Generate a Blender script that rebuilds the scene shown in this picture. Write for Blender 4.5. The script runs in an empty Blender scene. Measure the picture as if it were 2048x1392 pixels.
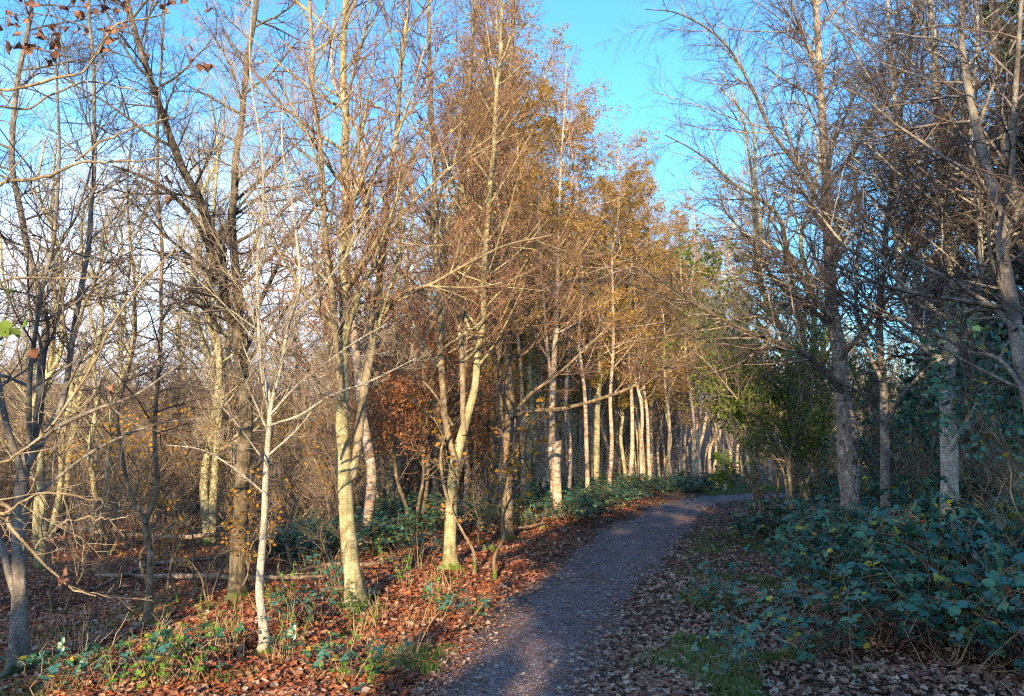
import bpy, math
import numpy as np
from math import radians as rad

# ------------------------------------------------------------------ camera, sky, sun, exposure
sc = bpy.context.scene
COL = sc.collection
W, H, F = 2048.0, 1392.0, 1639.0
HORIZON = 872.0
CAM = np.array([0.0, 0.0, 1.6])
PITCH = math.atan((HORIZON - H / 2) / F)
cam = bpy.data.cameras.new('camera')
cam.sensor_width = 36.0
cam.lens = 36.0 * F / W
cam.clip_start = 0.05
cam.clip_end = 3000
camo = bpy.data.objects.new('camera', cam)
COL.objects.link(camo)
camo.location = CAM
camo.rotation_euler = (rad(90) + PITCH, 0, 0)
sc.camera = camo

SUN_EL, SUN_AZ = 15.0, 8.0        # low winter sun behind the camera, a little to the left
sun_dir = np.array([-math.sin(rad(SUN_AZ)) * math.cos(rad(SUN_EL)), -math.cos(rad(SUN_AZ)) * math.cos(rad(SUN_EL)), math.sin(rad(SUN_EL))])
sl = bpy.data.lights.new('sun', 'SUN')
sl.energy = 3.8
sl.angle = rad(0.5)
sl.color = (1.0, 0.74, 0.44)
so = bpy.data.objects.new('sun', sl)
COL.objects.link(so)
from mathutils import Vector, Matrix
so.rotation_euler = Vector(sun_dir).to_track_quat('Z', 'Y').to_euler()

w = bpy.data.worlds.new('World')
sc.world = w
w.use_nodes = True
nt = w.node_tree
for n in list(nt.nodes):
    nt.nodes.remove(n)
def N(t, typ, **kw):
    n = t.nodes.new(typ)
    for k, v in kw.items():
        setattr(n, k, v)
    return n
sky = N(nt, 'ShaderNodeTexSky', sky_type='NISHITA')
sky.sun_disc = False
sky.sun_elevation = rad(SUN_EL)
sky.sun_rotation = math.atan2(sun_dir[0], sun_dir[1])
sky.air_density = 1.0
sky.dust_density = 0.9
sky.ozone_density = 2.0
tc = N(nt, 'ShaderNodeTexCoord')
mp = N(nt, 'ShaderNodeMapping')
mp.inputs['Scale'].default_value = (1.2, 1.2, 4.0)
mp.inputs['Location'].default_value = (0.35, 0.2, 0.1)
nz = N(nt, 'ShaderNodeTexNoise')
nz.inputs['Scale'].default_value = 1.7
nz.inputs['Detail'].default_value = 8
nz.inputs['Roughness'].default_value = 0.62
sep = N(nt, 'ShaderNodeSeparateXYZ')
# cloud cover: more towards the horizon and towards the west (left)
m1 = N(nt, 'ShaderNodeMath', operation='MULTIPLY_ADD')
m1.inputs[1].default_value = -1.15
m1.inputs[2].default_value = 0.44
m2 = N(nt, 'ShaderNodeMath', operation='MULTIPLY_ADD')
m2.inputs[1].default_value = -0.20
m3 = N(nt, 'ShaderNodeMath', operation='ADD')
m4 = N(nt, 'ShaderNodeMath', operation='MULTIPLY_ADD')
m4.inputs[1].default_value = -0.22  # extra unseen cloud added behind the camera to brighten the fill light
cr = N(nt, 'ShaderNodeMapRange')
cr.inputs['From Min'].default_value = 0.43
cr.inputs['From Max'].default_value = 0.74
cr.interpolation_type = 'SMOOTHSTEP'
mix = N(nt, 'ShaderNodeMix', data_type='RGBA')
tint = N(nt, 'ShaderNodeMix', data_type='RGBA', blend_type='MULTIPLY')
tint.inputs[0].default_value = 1.0
tint.inputs[7].default_value = (0.47, 0.92, 1.20, 1)
bg = N(nt, 'ShaderNodeBackground')
bg.inputs[1].default_value = 0.15
wo = N(nt, 'ShaderNodeOutputWorld')
L = nt.links.new
L(tc.outputs['Generated'], mp.inputs['Vector'])
L(mp.outputs[0], nz.inputs['Vector'])
L(tc.outputs['Generated'], sep.inputs[0])
L(sep.outputs['Z'], m1.inputs[0])
L(sep.outputs['X'], m2.inputs[0])
L(m1.outputs[0], m2.inputs[2])
L(sep.outputs['Y'], m4.inputs[0])
L(m2.outputs[0], m4.inputs[2])
L(m4.outputs[0], m3.inputs[0])
L(nz.outputs['Fac'], m3.inputs[1])
L(m3.outputs[0], cr.inputs['Value'])
L(sky.outputs[0], tint.inputs[6])
L(tint.outputs[2], mix.inputs[6])
mix.inputs[7].default_value = (4.5, 5.1, 6.2, 1)
L(cr.outputs[0], mix.inputs[0])
L(mix.outputs[2], bg.inputs[0])
L(bg.outputs[0], wo.inputs[0])

sc.view_settings.view_transform = 'Standard'
sc.view_settings.look = 'None'
sc.view_settings.exposure = 1.42
sc.view_settings.gamma = 1
sc.cycles.use_denoising = False
sc.cycles.max_bounces = 6
sc.cycles.diffuse_bounces = 3
sc.cycles.glossy_bounces = 2
sc.cycles.transmission_bounces = 3
sc.cycles.transparent_max_bounces = 4
sc.cycles.caustics_reflective = False
sc.cycles.caustics_refractive = False
sc.cycles.sample_clamp_indirect = 4.0
sc.cycles.filter_width = 1.2

rng = np.random.default_rng(7)

# ------------------------------------------------------------------ geometry helpers
cp, sp = math.cos(PITCH), math.sin(PITCH)
def ray(px, py):
    a, b = (px - W / 2) / F, (H / 2 - py) / F
    return np.array([a, cp - b * sp, sp + b * cp])
def at(px, py, Y):
    d = ray(px, py)
    return CAM + d * (Y / d[1])

def smooth(a, b, x):
    t = np.clip((x - a) / (b - a), 0, 1)
    return t * t * (3 - 2 * t)

_tab = np.random.default_rng(3).random((64, 64))
def vnoise(x, y):
    x = np.asarray(x, float); y = np.asarray(y, float)
    xi, yi = np.floor(x).astype(int), np.floor(y).astype(int)
    fx, fy = x - xi, y - yi
    fx = fx * fx * (3 - 2 * fx); fy = fy * fy * (3 - 2 * fy)
    g = lambda i, j: _tab[(xi + i) % 64, (yi + j) % 64]
    return (g(0, 0) * (1 - fx) + g(1, 0) * fx) * (1 - fy) + (g(0, 1) * (1 - fx) + g(1, 1) * fx) * fy

def flat_hit(px, py):
    d = ray(px, py)
    p = CAM + d * (-CAM[2] / d[2])
    return p[:2]
EL = [(848,1392),(902,1314),(964,1253),(1019,1202),(1073,1164),(1142,1113),(1193,1066),(1261,1037),(1323,1008),(1400,994),(1500,988),(1640,985)]
ER = [(1203,1392),(1216,1314),(1240,1253),(1262,1202),(1298,1164),(1340,1113),(1378,1066),(1392,1037),(1410,1018),(1434,1008),(1500,1000),(1640,997)]
PL = np.array([[-1.05, -8], [-0.85, 0.0]] + [flat_hit(*p) for p in EL])
PR = np.array([[0.45, -8], [0.55, 0.0]] + [flat_hit(*p) for p in ER])
def catmull(P, n):
    P = np.asarray(P, float)
    Q = np.vstack([2 * P[0] - P[1], P, 2 * P[-1] - P[-2]])
    seg = np.linalg.norm(np.diff(P, axis=0), axis=1)
    s = np.concatenate([[0], np.cumsum(seg)]); s /= s[-1]
    t = np.linspace(0, 1, n)
    i = np.clip(np.searchsorted(s, t, side='right') - 1, 0, len(P) - 2)
    u = ((t - s[i]) / np.maximum(s[i + 1] - s[i], 1e-9))[:, None]
    a, b, c, d = Q[i], Q[i + 1], Q[i + 2], Q[i + 3]
    return 0.5 * (2 * b + (c - a) * u + (2 * a - 5 * b + 4 * c - d) * u ** 2 + (3 * b - a - 3 * c + d) * u ** 3)
NP_ = 260
cl_idx = np.linspace(0, len(PL) - 1, NP_)
def lerp_rows(P, t):
    i = np.clip(t.astype(int), 0, len(P) - 2); u = (t - i)[:, None]
    return P[i] * (1 - u) + P[i + 1] * u
PLs, PRs = lerp_rows(PL, cl_idx), lerp_rows(PR, cl_idx)
PC = (PLs + PRs) / 2
PW = np.linalg.norm(PRs - PLs, axis=1) / 2
def path_info(x, y):
    """signed distance outside the path edge (negative inside) and side (-1 left, 1 right)"""
    x = np.atleast_1d(np.asarray(x, float)).ravel(); y = np.atleast_1d(np.asarray(y, float)).ravel()
    out = np.empty(len(x)); side = np.empty(len(x))
    T = np.gradient(PC, axis=0)
    for k in range(0, len(x), 20000):
        X, Y = x[k:k + 20000, None], y[k:k + 20000, None]
        d2 = (X - PC[:, 0]) ** 2 + (Y - PC[:, 1]) ** 2
        j = d2.argmin(1)
        dx, dy = X[:, 0] - PC[j, 0], Y[:, 0] - PC[j, 1]
        tx, ty = T[j, 0], T[j, 1]
        ln = np.hypot(tx, ty)
        across = (dx * ty - dy * tx) / ln
        wperp = np.abs((PRs - PC)[j, 0] * ty - (PRs - PC)[j, 1] * tx) / ln
        out[k:k + 20000] = np.maximum(np.abs(across), np.sqrt(d2[np.arange(len(j)), j]) * 0.0) - wperp
        far = np.sqrt(d2[np.arange(len(j)), j])
        out[k:k + 20000] = np.maximum(out[k:k + 20000], far - wperp * 2.2)
        side[k:k + 20000] = np.sign(across)
    return out, side

def ground(x, y):
    x = np.asarray(x, float); y = np.asarray(y, float)
    shp = x.shape
    xf, yf = np.atleast_1d(x).ravel(), np.atleast_1d(y).ravel()
    d, s = path_info(xf, yf)
    left = smooth(1.6, 6.5, d) * (s < 0)
    right = smooth(0.4, 4.0, d) * (s > 0)
    n = (vnoise(xf * 0.9 + 5, yf * 0.9) - 0.5) * 0.16 + (vnoise(xf * 3.1, yf * 3.1 + 9) - 0.5) * 0.05
    far = smooth(42, 110, yf) * 7.0 + smooth(15, 75, np.abs(xf)) * 2.5
    z = -0.55 * left + 0.10 * right + n * smooth(0.05, 0.9, d) + far * (d > 1) + 0.03 * smooth(0, .25, d)
    z = z.reshape(shp)
    return z if shp else float(z)

def hit(px, py):
    """where the ray through a pixel meets the ground"""
    d = ray(px, py)
    ts = np.concatenate([np.linspace(2, 60, 900), np.linspace(60.5, 160, 300)])
    P = CAM + d * ts[:, None]
    g = ground(P[:, 0], P[:, 1])
    below = np.nonzero(P[:, 2] < g)[0]
    return P[below[0]] if len(below) else P[-1]

def mesh(name, verts, faces_list, mats, parent=None, smooth_=True, matidx=None, loc=None):
    """faces_list: list of int arrays (n,k)"""
    me = bpy.data.meshes.new(name)
    verts = np.asarray(verts, np.float32)
    if loc is not None:
        verts = verts - np.asarray(loc, np.float32)
    me.vertices.add(len(verts)); me.vertices.foreach_set('co', verts.ravel())
    tot = np.concatenate([np.full(len(f), f.shape[1], np.int32) for f in faces_list])
    li = np.concatenate([f.ravel() for f in faces_list]).astype(np.int32)
    me.loops.add(len(li)); me.loops.foreach_set('vertex_index', li)
    me.polygons.add(len(tot))
    st = np.concatenate([[0], np.cumsum(tot)[:-1]]).astype(np.int32)
    me.polygons.foreach_set('loop_start', st)
    if smooth_:
        me.polygons.foreach_set('use_smooth', np.ones(len(tot), bool))
    for m in (mats if isinstance(mats, (list, tuple)) else [mats]):
        me.materials.append(m)
    if matidx is not None:
        me.polygons.foreach_set('material_index', matidx.astype(np.int32))
    me.update(calc_edges=True)
    o = bpy.data.objects.new(name, me)
    COL.objects.link(o)
    if parent is not None:
        o.parent = parent
    return o

def tag(o, label=None, cat=None, group=None, kind=None):
    if label: o['label'] = label
    if cat: o['category'] = cat
    if group: o['group'] = group
    if kind: o['kind'] = kind
    return o

def empty(name, loc, label, cat, group=None):
    o = bpy.data.objects.new(name, None)
    COL.objects.link(o)
    o.location = [float(v) for v in loc]
    o.empty_display_size = 0.1
    return tag(o, label, cat, group)

def tubes(P, R, sides, lump=0.0):
    """P (B,n,3), R (B,n) -> verts, quads"""
    B, n, _ = P.shape
    T = np.gradient(P, axis=1)
    T /= np.maximum(np.linalg.norm(T, axis=2, keepdims=True), 1e-9)
    mean = T.mean(1)
    ref = np.where(np.abs(mean[:, 2:3]) > 0.7, np.array([[1.0, 0.2, 0]]), np.array([[0, 0.1, 1.0]]))
    U = np.cross(T, ref[:, None, :]); U /= np.maximum(np.linalg.norm(U, axis=2, keepdims=True), 1e-9)
    V = np.cross(T, U)
    a = np.linspace(0, 2 * np.pi, sides, endpoint=False)
    Rr = R[:, :, None] * np.ones(sides)
    if lump:
        Rr = Rr * (1 + lump * rng.standard_normal((B, n, sides)))
    verts = P[:, :, None, :] + Rr[..., None] * (np.cos(a)[:, None] * U[:, :, None, :] + np.sin(a)[:, None] * V[:, :, None, :])
    idx = np.arange(B * n * sides).reshape(B, n, sides)
    a0 = idx[:, :-1, :]; a1 = np.roll(a0, -1, 2); b0 = idx[:, 1:, :]; b1 = np.roll(b0, -1, 2)
    q = np.stack([a0, a1, b1, b0], -1).reshape(-1, 4)
    return verts.reshape(-1, 3), q

class Geo:
    def __init__(s): s.v = []; s.f = {}; s.n = 0; s.fm = []
    def add(s, v, q, m=0):
        s.v.append(v); s.fm.append((q + s.n, m)); s.n += len(v)
    def build(s, name, mats, parent=None, loc=None, smooth_=True):
        if not s.v: return None
        # group faces by width
        s.fm.sort(key=lambda t: t[0].shape[1])
        groups = {}
        for q, m in s.fm: groups.setdefault(q.shape[1], []).append((q, m))
        fl, mi = [], []
        for k in sorted(groups):
            fl.append(np.concatenate([q for q, _ in groups[k]])); mi += [np.full(len(q), m) for q, m in groups[k]]
        return mesh(name, np.concatenate(s.v), fl, mats, parent, smooth_, np.concatenate(mi), loc)

def offshoots(P, R, k, t0, t1, ang, length, n, wig, trop, rf, taper=0.3, rmin=0.0008, flat=None, fall=0.6, bias=None):
    """children of every polyline. length: (lo,hi) as share of the parent's length, or absolute if negative"""
    B, m, _ = P.shape
    seg = np.linalg.norm(np.diff(P, axis=1), axis=2).sum(1)
    t = (np.arange(k)[None, :] + rng.random((B, k))) / k * (t1 - t0) + t0
    x = t * (m - 1); i = np.clip(x.astype(int), 0, m - 2); u = (x - i)[..., None]
    bi = np.arange(B)[:, None]
    p = P[bi, i] * (1 - u) + P[bi, i + 1] * u
    r = R[bi, i] * (1 - u[..., 0]) + R[bi, i + 1] * u[..., 0]
    T = P[bi, i + 1] - P[bi, i]; T /= np.maximum(np.linalg.norm(T, axis=2, keepdims=True), 1e-9)
    rd = rng.standard_normal((B, k, 3))
    if flat is not None: rd[..., 2] = rd[..., 2] * flat
    if bias is not None: rd = rd + np.asarray(bias)
    rd -= (rd * T).sum(2, keepdims=True) * T
    rd /= np.maximum(np.linalg.norm(rd, axis=2, keepdims=True), 1e-9)
    A = rad(1) * (ang[0] + (ang[1] - ang[0]) * rng.random((B, k, 1)))
    D = np.cos(A) * T + np.sin(A) * rd
    lo, hi = length
    base = seg[:, None] if lo > 0 else 1.0
    Ls = base * (abs(lo) + (abs(hi) - abs(lo)) * rng.random((B, k))) * (1 - fall * (t - t0) / max(t1 - t0, 1e-6))
    D = D.reshape(-1, 3); p = p.reshape(-1, 3); Ls = Ls.ravel(); r = r.ravel()
    C = len(p)
    out = np.empty((C, n, 3)); out[:, 0] = p
    st = (Ls / (n - 1))[:, None]
    for j in range(1, n):
        D = D + wig * rng.standard_normal((C, 3)); D[:, 2] += trop
        D /= np.linalg.norm(D, axis=1, keepdims=True)
        out[:, j] = out[:, j - 1] + D * st
    r0 = np.maximum(r * rf, rmin)
    r0 = np.minimum(r0, np.maximum(Ls * 0.016, rmin))
    RR = r0[:, None] * np.linspace(1, taper, n)[None, :]
    return out, np.maximum(RR, rmin * 0.55)

# leaf templates ----------------------------------------------------------------
def tpl_simple():
    v = np.array([[0, 0, 0], [-.33, .45, .10], [0, 1, 0], [.33, .45, .10]], float)
    return v, np.array([[0, 2, 1], [0, 3, 2]])
def tpl_oval(wid=.36, fold=.10, droop=.12):
    ys = [0, .22, .5, .78, 1.0]; ws = [0, .8, 1, .55, 0]
    v, f = [], []
    v.append([0, 0, 0])
    for y, q in zip(ys[1:4], ws[1:4]):
        z = -droop * y * y
        v += [[-wid * q, y, fold + z], [0, y + .02, z], [wid * q, y, fold * .9 + z]]
    v.append([0, 1, -droop])
    f3 = [[0, 2, 1], [0, 3, 2], [7, 10, 8], [8, 10, 9]]
    f3 += [[1, 2, 5], [1, 5, 4], [2, 3, 6], [2, 6, 5], [4, 5, 8], [4, 8, 7], [5, 6, 9], [5, 9, 8]]
    return np.array(v, float), np.array(f3)
def tpl_litter(seed):
    r = np.random.default_rng(seed)
    k = 9
    a = np.linspace(0, 2 * np.pi, k, endpoint=False)
    rr = np.where(np.arange(k) % 2 == 0, .52, .33) * r.uniform(.8, 1.15, k)
    v = [[0, 0, 0]] + [[rr[i] * math.cos(a[i]), rr[i] * math.sin(a[i]) * .8, r.uniform(-.04, .2)] for i in range(k)]
    f = [[0, 1 + i, 1 + (i + 1) % k] for i in range(k)]
    return np.array(v), np.array(f)
def tpl_curl():
    v, f = tpl_oval(.5, .35, .5)
    v = v.copy(); v[:, 0] += .12 * np.sin(v[:, 1] * 9); return v, f
def tpl_trifoliate():
    v0, f0 = tpl_oval(.33, .09, .16)
    vs, fs, n = [], [], 0
    for ang, s, oy in ((0, 1.0, .12), (68, .85, 0), (-68, .85, 0)):
        c, q = math.cos(rad(ang)), math.sin(rad(ang))
        v = v0 * s; v[:, 1] += .06
        v = np.column_stack([v[:, 0] * c - v[:, 1] * q, v[:, 0] * q + v[:, 1] * c + oy, v[:, 2]])
        vs.append(v); fs.append(f0 + n); n += len(v)
    return np.concatenate(vs), np.concatenate(fs)

def rand_frames(n, up=(0, 0, 1), spread=1.0, heading=None):
    """rotation matrices whose z axis scatters round up"""
    z = np.asarray(up, float) + spread * rng.standard_normal((n, 3))
    z /= np.linalg.norm(z, axis=1, keepdims=True)
    y = rng.standard_normal((n, 3)) if heading is None else heading + 0.35 * rng.standard_normal((n, 3))
    y -= (y * z).sum(1, keepdims=True) * z
    y /= np.maximum(np.linalg.norm(y, axis=1, keepdims=True), 1e-9)
    x = np.cross(y, z)
    return np.stack([x, y, z], 2)
def scatter(tpl, pos, frames, size):
    v, f = tpl
    n = len(pos)
    out = np.einsum('nij,kj->nki', frames, v) * np.asarray(size).reshape(-1, 1, 1) + pos[:, None, :]
    return out.reshape(-1, 3), (f[None] + (np.arange(n) * len(v))[:, None, None]).reshape(-1, f.shape[1])

# ------------------------------------------------------------------ materials
def newmat(name):
    m = bpy.data.materials.new(name); m.use_nodes = True
    t = m.node_tree
    b = t.nodes['Principled BSDF']
    return m, t, b, t.nodes['Material Output']
def ramp(t, stops, interp='LINEAR'):
    r = N(t, 'ShaderNodeValToRGB')
    e = r.color_ramp.elements
    r.color_ramp.interpolation = interp
    while len(e) > 1: e.remove(e[-1])
    e[0].position, e[0].color = stops[0][0], (*stops[0][1], 1)
    for p, c in stops[1:]:
        q = e.new(p); q.color = (*c, 1)
    return r
def noise(t, scale, detail=4, rough=.55, vec=None):
    n = N(t, 'ShaderNodeTexNoise')
    n.inputs['Scale'].default_value = scale; n.inputs['Detail'].default_value = detail; n.inputs['Roughness'].default_value = rough
    if vec is not None: t.links.new(vec, n.inputs['Vector'])
    return n
def mapped(t, scale, space='Object'):
    c = N(t, 'ShaderNodeTexCoord'); m = N(t, 'ShaderNodeMapping')
    m.inputs['Scale'].default_value = scale
    t.links.new(c.outputs[space], m.inputs['Vector'])
    return m.outputs[0]
def bump(t, b, h, strength, dist=0.02):
    n = N(t, 'ShaderNodeBump'); n.inputs['Strength'].default_value = strength; n.inputs['Distance'].default_value = dist
    t.links.new(h, n.inputs['Height']); t.links.new(n.outputs[0], b.inputs['Normal'])
def mixrgb(t, fac, a, b, blend='MIX'):
    m = N(t, 'ShaderNodeMix', data_type='RGBA', blend_type=blend)
    for s, v in ((0, fac), (6, a), (7, b)):
        if isinstance(v, (int, float)): m.inputs[s].default_value = v
        elif isinstance(v, tuple): m.inputs[s].default_value = (*v, 1)
        else: t.links.new(v, m.inputs[s])
    return m.outputs[2]
def moss_mask(t, top):
    """moss growing over the foot of a trunk (object origin at the base)"""
    c = N(t, 'ShaderNodeTexCoord'); s = N(t, 'ShaderNodeSeparateXYZ'); t.links.new(c.outputs['Object'], s.inputs[0])
    nz = noise(t, 11, 8, .7, c.outputs['Object'])
    a = N(t, 'ShaderNodeMath', operation='MULTIPLY_ADD'); t.links.new(nz.outputs['Fac'], a.inputs[0]); a.inputs[1].default_value = -top * 3.2
    t.links.new(s.outputs['Z'], a.inputs[2])
    mr = N(t, 'ShaderNodeMapRange'); t.links.new(a.outputs[0], mr.inputs['Value'])
    mr.inputs['From Min'].default_value = top * -1.05; mr.inputs['From Max'].default_value = -top * 1.5
    mr.inputs['To Min'].default_value = 0; mr.inputs['To Max'].default_value = 1
    return mr.outputs[0]

def bark(name, cols, dark, band=(3, 3, 22), mosstop=0.0, crackscale=(14, 14, 3), crack=.4, rough=.8, peel=None, mossy=(.09, .14, .02), bandk=.5):
    m, t, b, _ = newmat(name)
    v = mapped(t, (1, 1, 1))
    n1 = noise(t, 5.5, 8, .72, v)
    base = ramp(t, [(.38, cols[0]), (.5, cols[1]), (.62, cols[2])])
    t.links.new(n1.outputs['Fac'], base.inputs[0])
    col = base.outputs[0]
    # horizontal lenticels
    v2 = mapped(t, band)
    n2 = noise(t, 3.0, 4, .6, v2)
    mk = ramp(t, [(.57, (0, 0, 0)), (.70, (1, 1, 1))]); t.links.new(n2.outputs['Fac'], mk.inputs[0])
    sc_ = N(t, 'ShaderNodeMath', operation='MULTIPLY'); t.links.new(mk.outputs[0], sc_.inputs[0]); sc_.inputs[1].default_value = bandk
    col = mixrgb(t, sc_.outputs[0], col, dark)
    v3 = mapped(t, crackscale)
    n3 = noise(t, 2.0, 6, .65, v3)
    mk3 = ramp(t, [(.5, (0, 0, 0)), (.62, (1, 1, 1))]); t.links.new(n3.outputs['Fac'], mk3.inputs[0])
    s3 = N(t, 'ShaderNodeMath', operation='MULTIPLY'); t.links.new(mk3.outputs[0], s3.inputs[0]); s3.inputs[1].default_value = crack
    col = mixrgb(t, s3.outputs[0], col, dark)
    n5 = noise(t, 16, 6, .7, mapped(t, (1, 1, .55)))
    mk5 = ramp(t, [(.54, (0, 0, 0)), (.60, (1, 1, 1))]); t.links.new(n5.outputs['Fac'], mk5.inputs[0])
    s5 = N(t, 'ShaderNodeMath', operation='MULTIPLY'); t.links.new(mk5.outputs[0], s5.inputs[0]); s5.inputs[1].default_value = .55
    col = mixrgb(t, s5.outputs[0], col, tuple(min(.75, c * 1.35 + .03) for c in cols[2]))
    n6 = noise(t, 7, 6, .65, mapped(t, (2.2, 2.2, .5)))
    mk6 = ramp(t, [(.50, (0, 0, 0)), (.64, (1, 1, 1))]); t.links.new(n6.outputs['Fac'], mk6.inputs[0])
    s6 = N(t, 'ShaderNodeMath', operation='MULTIPLY'); t.links.new(mk6.outputs[0], s6.inputs[0]); s6.inputs[1].default_value = .5
    col = mixrgb(t, s6.outputs[0], col, tuple(c * .6 for c in cols[0]))
    if peel:
        n4 = noise(t, 5, 3, .5, mapped(t, (1.5, 1.5, 5)))
        mk4 = ramp(t, [(.54, (0, 0, 0)), (.60, (1, 1, 1))]); t.links.new(n4.outputs['Fac'], mk4.inputs[0])
        col = mixrgb(t, mk4.outputs[0], col, peel)
    if mosstop:
        col = mixrgb(t, moss_mask(t, mosstop), col, mossy)
    t.links.new(col, b.inputs['Base Color'])
    b.inputs['Roughness'].default_value = rough
    b.inputs['Specular IOR Level'].default_value = 0.25
    add = N(t, 'ShaderNodeMath', operation='ADD'); t.links.new(n3.outputs['Fac'], add.inputs[0]); t.links.new(n2.outputs['Fac'], add.inputs[1])
    bump(t, b, add.outputs[0], .8, .02)
    return m

M = {}
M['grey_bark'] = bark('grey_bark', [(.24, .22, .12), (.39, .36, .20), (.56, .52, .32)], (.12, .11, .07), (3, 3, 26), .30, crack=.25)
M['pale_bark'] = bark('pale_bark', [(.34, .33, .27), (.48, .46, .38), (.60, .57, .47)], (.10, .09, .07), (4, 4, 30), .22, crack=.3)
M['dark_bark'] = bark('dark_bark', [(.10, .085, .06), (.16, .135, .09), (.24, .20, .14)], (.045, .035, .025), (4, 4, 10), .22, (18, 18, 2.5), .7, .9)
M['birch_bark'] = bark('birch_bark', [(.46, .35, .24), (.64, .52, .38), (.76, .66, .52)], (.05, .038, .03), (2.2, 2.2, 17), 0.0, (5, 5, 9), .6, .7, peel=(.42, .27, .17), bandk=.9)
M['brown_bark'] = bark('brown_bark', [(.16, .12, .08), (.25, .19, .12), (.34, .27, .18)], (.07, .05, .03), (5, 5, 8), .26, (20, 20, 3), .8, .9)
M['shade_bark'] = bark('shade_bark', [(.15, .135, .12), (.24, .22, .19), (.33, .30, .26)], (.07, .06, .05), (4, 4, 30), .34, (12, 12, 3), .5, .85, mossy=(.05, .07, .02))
M['dead_wood'] = bark('dead_wood', [(.15, .10, .07), (.28, .21, .15), (.44, .36, .27)], (.06, .045, .035), (6, 6, 6), 0, (14, 14, 14), .5, .9)
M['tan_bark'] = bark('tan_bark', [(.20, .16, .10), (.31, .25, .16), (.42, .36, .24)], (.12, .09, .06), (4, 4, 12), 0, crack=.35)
M['rough_bark'] = bark('rough_bark', [(.22, .175, .14), (.36, .30, .24), (.50, .43, .35)], (.035, .027, .02), (7, 7, 16), 0, (9, 9, 4), .7, .9)

def twigmat(name, a, b_, rough=.75):
    m, t, b, _ = newmat(name)
    g = N(t, 'ShaderNodeNewGeometry')
    r = ramp(t, [(0, a), (1, b_)]); t.links.new(g.outputs['Random Per Island'], r.inputs[0])
    t.links.new(r.outputs[0], b.inputs['Base Color'])
    b.inputs['Roughness'].default_value = rough; b.inputs['Specular IOR Level'].default_value = .3
    return m
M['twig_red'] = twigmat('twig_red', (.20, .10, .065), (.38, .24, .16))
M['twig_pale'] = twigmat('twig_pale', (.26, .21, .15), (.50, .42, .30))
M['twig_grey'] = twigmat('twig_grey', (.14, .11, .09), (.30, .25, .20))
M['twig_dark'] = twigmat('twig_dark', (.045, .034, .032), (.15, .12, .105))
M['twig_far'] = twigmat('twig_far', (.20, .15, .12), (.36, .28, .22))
M['straw'] = twigmat('straw', (.34, .25, .12), (.62, .50, .28))

def leafmat(name, stops, transl=.35, rough=.55, spec=.3, interp='LINEAR', coat=0):
    m, t, b, out = newmat(name)
    g = N(t, 'ShaderNodeNewGeometry')
    r = ramp(t, stops, interp); t.links.new(g.outputs['Random Per Island'], r.inputs[0])
    nz_ = noise(t, 30, 3, .6)
    hs = N(t, 'ShaderNodeHueSaturation'); t.links.new(r.outputs[0], hs.inputs['Color'])
    mr = N(t, 'ShaderNodeMapRange'); mr.inputs['To Min'].default_value = .6; mr.inputs['To Max'].default_value = 1.4
    t.links.new(nz_.outputs['Fac'], mr.inputs['Value']); t.links.new(mr.outputs[0], hs.inputs['Value'])
    t.links.new(hs.outputs[0], b.inputs['Base Color'])
    b.inputs['Roughness'].default_value = rough; b.inputs['Specular IOR Level'].default_value = spec
    if coat: b.inputs['Coat Weight'].default_value = coat; b.inputs['Coat Roughness'].default_value = .35
    tr = N(t, 'ShaderNodeBsdfTranslucent'); t.links.new(hs.outputs[0], tr.inputs['Color'])
    mx = N(t, 'ShaderNodeMixShader'); mx.inputs[0].default_value = transl
    t.links.new(b.outputs[0], mx.inputs[1]); t.links.new(tr.outputs[0], mx.inputs[2]); t.links.new(mx.outputs[0], out.inputs[0])
    return m
M['litter'] = leafmat('litter', [(0, (.09, .035, .025)), (.25, (.24, .070, .030)), (.55, (.42, .125, .045)), (.75, (.32, .14, .08)), (.9, (.52, .22, .08)), (1, (.40, .28, .20))], .1, .6, .35)
M['litter_dull'] = leafmat('litter_dull', [(0, (.12, .07, .05)), (.35, (.26, .12, .08)), (.6, (.38, .20, .13)), (.8, (.42, .30, .21)), (1, (.52, .42, .32))], .1, .5, .4)
M['gold_leaf'] = leafmat('gold_leaf', [(0, (.26, .17, .06)), (.3, (.42, .27, .08)), (.6, (.58, .38, .10)), (.78, (.54, .27, .09)), (.9, (.34, .31, .07)), (1, (.22, .24, .05))], .35)
M['green_gold_leaf'] = leafmat('green_gold_leaf', [(0, (.16, .19, .04)), (.35, (.32, .30, .06)), (.65, (.55, .36, .07)), (1, (.60, .28, .07))], .45)
M['copper_leaf'] = leafmat('copper_leaf', [(0, (.24, .09, .04)), (.5, (.42, .18, .08)), (1, (.55, .30, .14))], .3)
M['brown_leaf'] = leafmat('brown_leaf', [(0, (.12, .06, .04)), (.6, (.28, .14, .09)), (1, (.42, .22, .13))], .25)
M['yellow_leaf'] = leafmat('yellow_leaf', [(0, (.30, .15, .03)), (.4, (.52, .27, .03)), (.75, (.56, .34, .04)), (1, (.48, .17, .03))], .4)
M['green_leaf'] = leafmat('green_leaf', [(0, (.08, .16, .03)), (.5, (.17, .29, .04)), (.85, (.28, .36, .06)), (1, (.50, .44, .07))], .45)
M['bramble_leaf'] = leafmat('bramble_leaf', [(0, (.20, .10, .05)), (.035, (.26, .15, .07)), (.05, (.030, .110, .085)), (.4, (.050, .180, .150)), (.75, (.07, .20, .10)), (.93, (.11, .25, .13)), (.955, (.14, .20, .04)), (.975, (.50, .42, .04)), (1, (.55, .45, .05))], .15, .38, .6)
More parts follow.
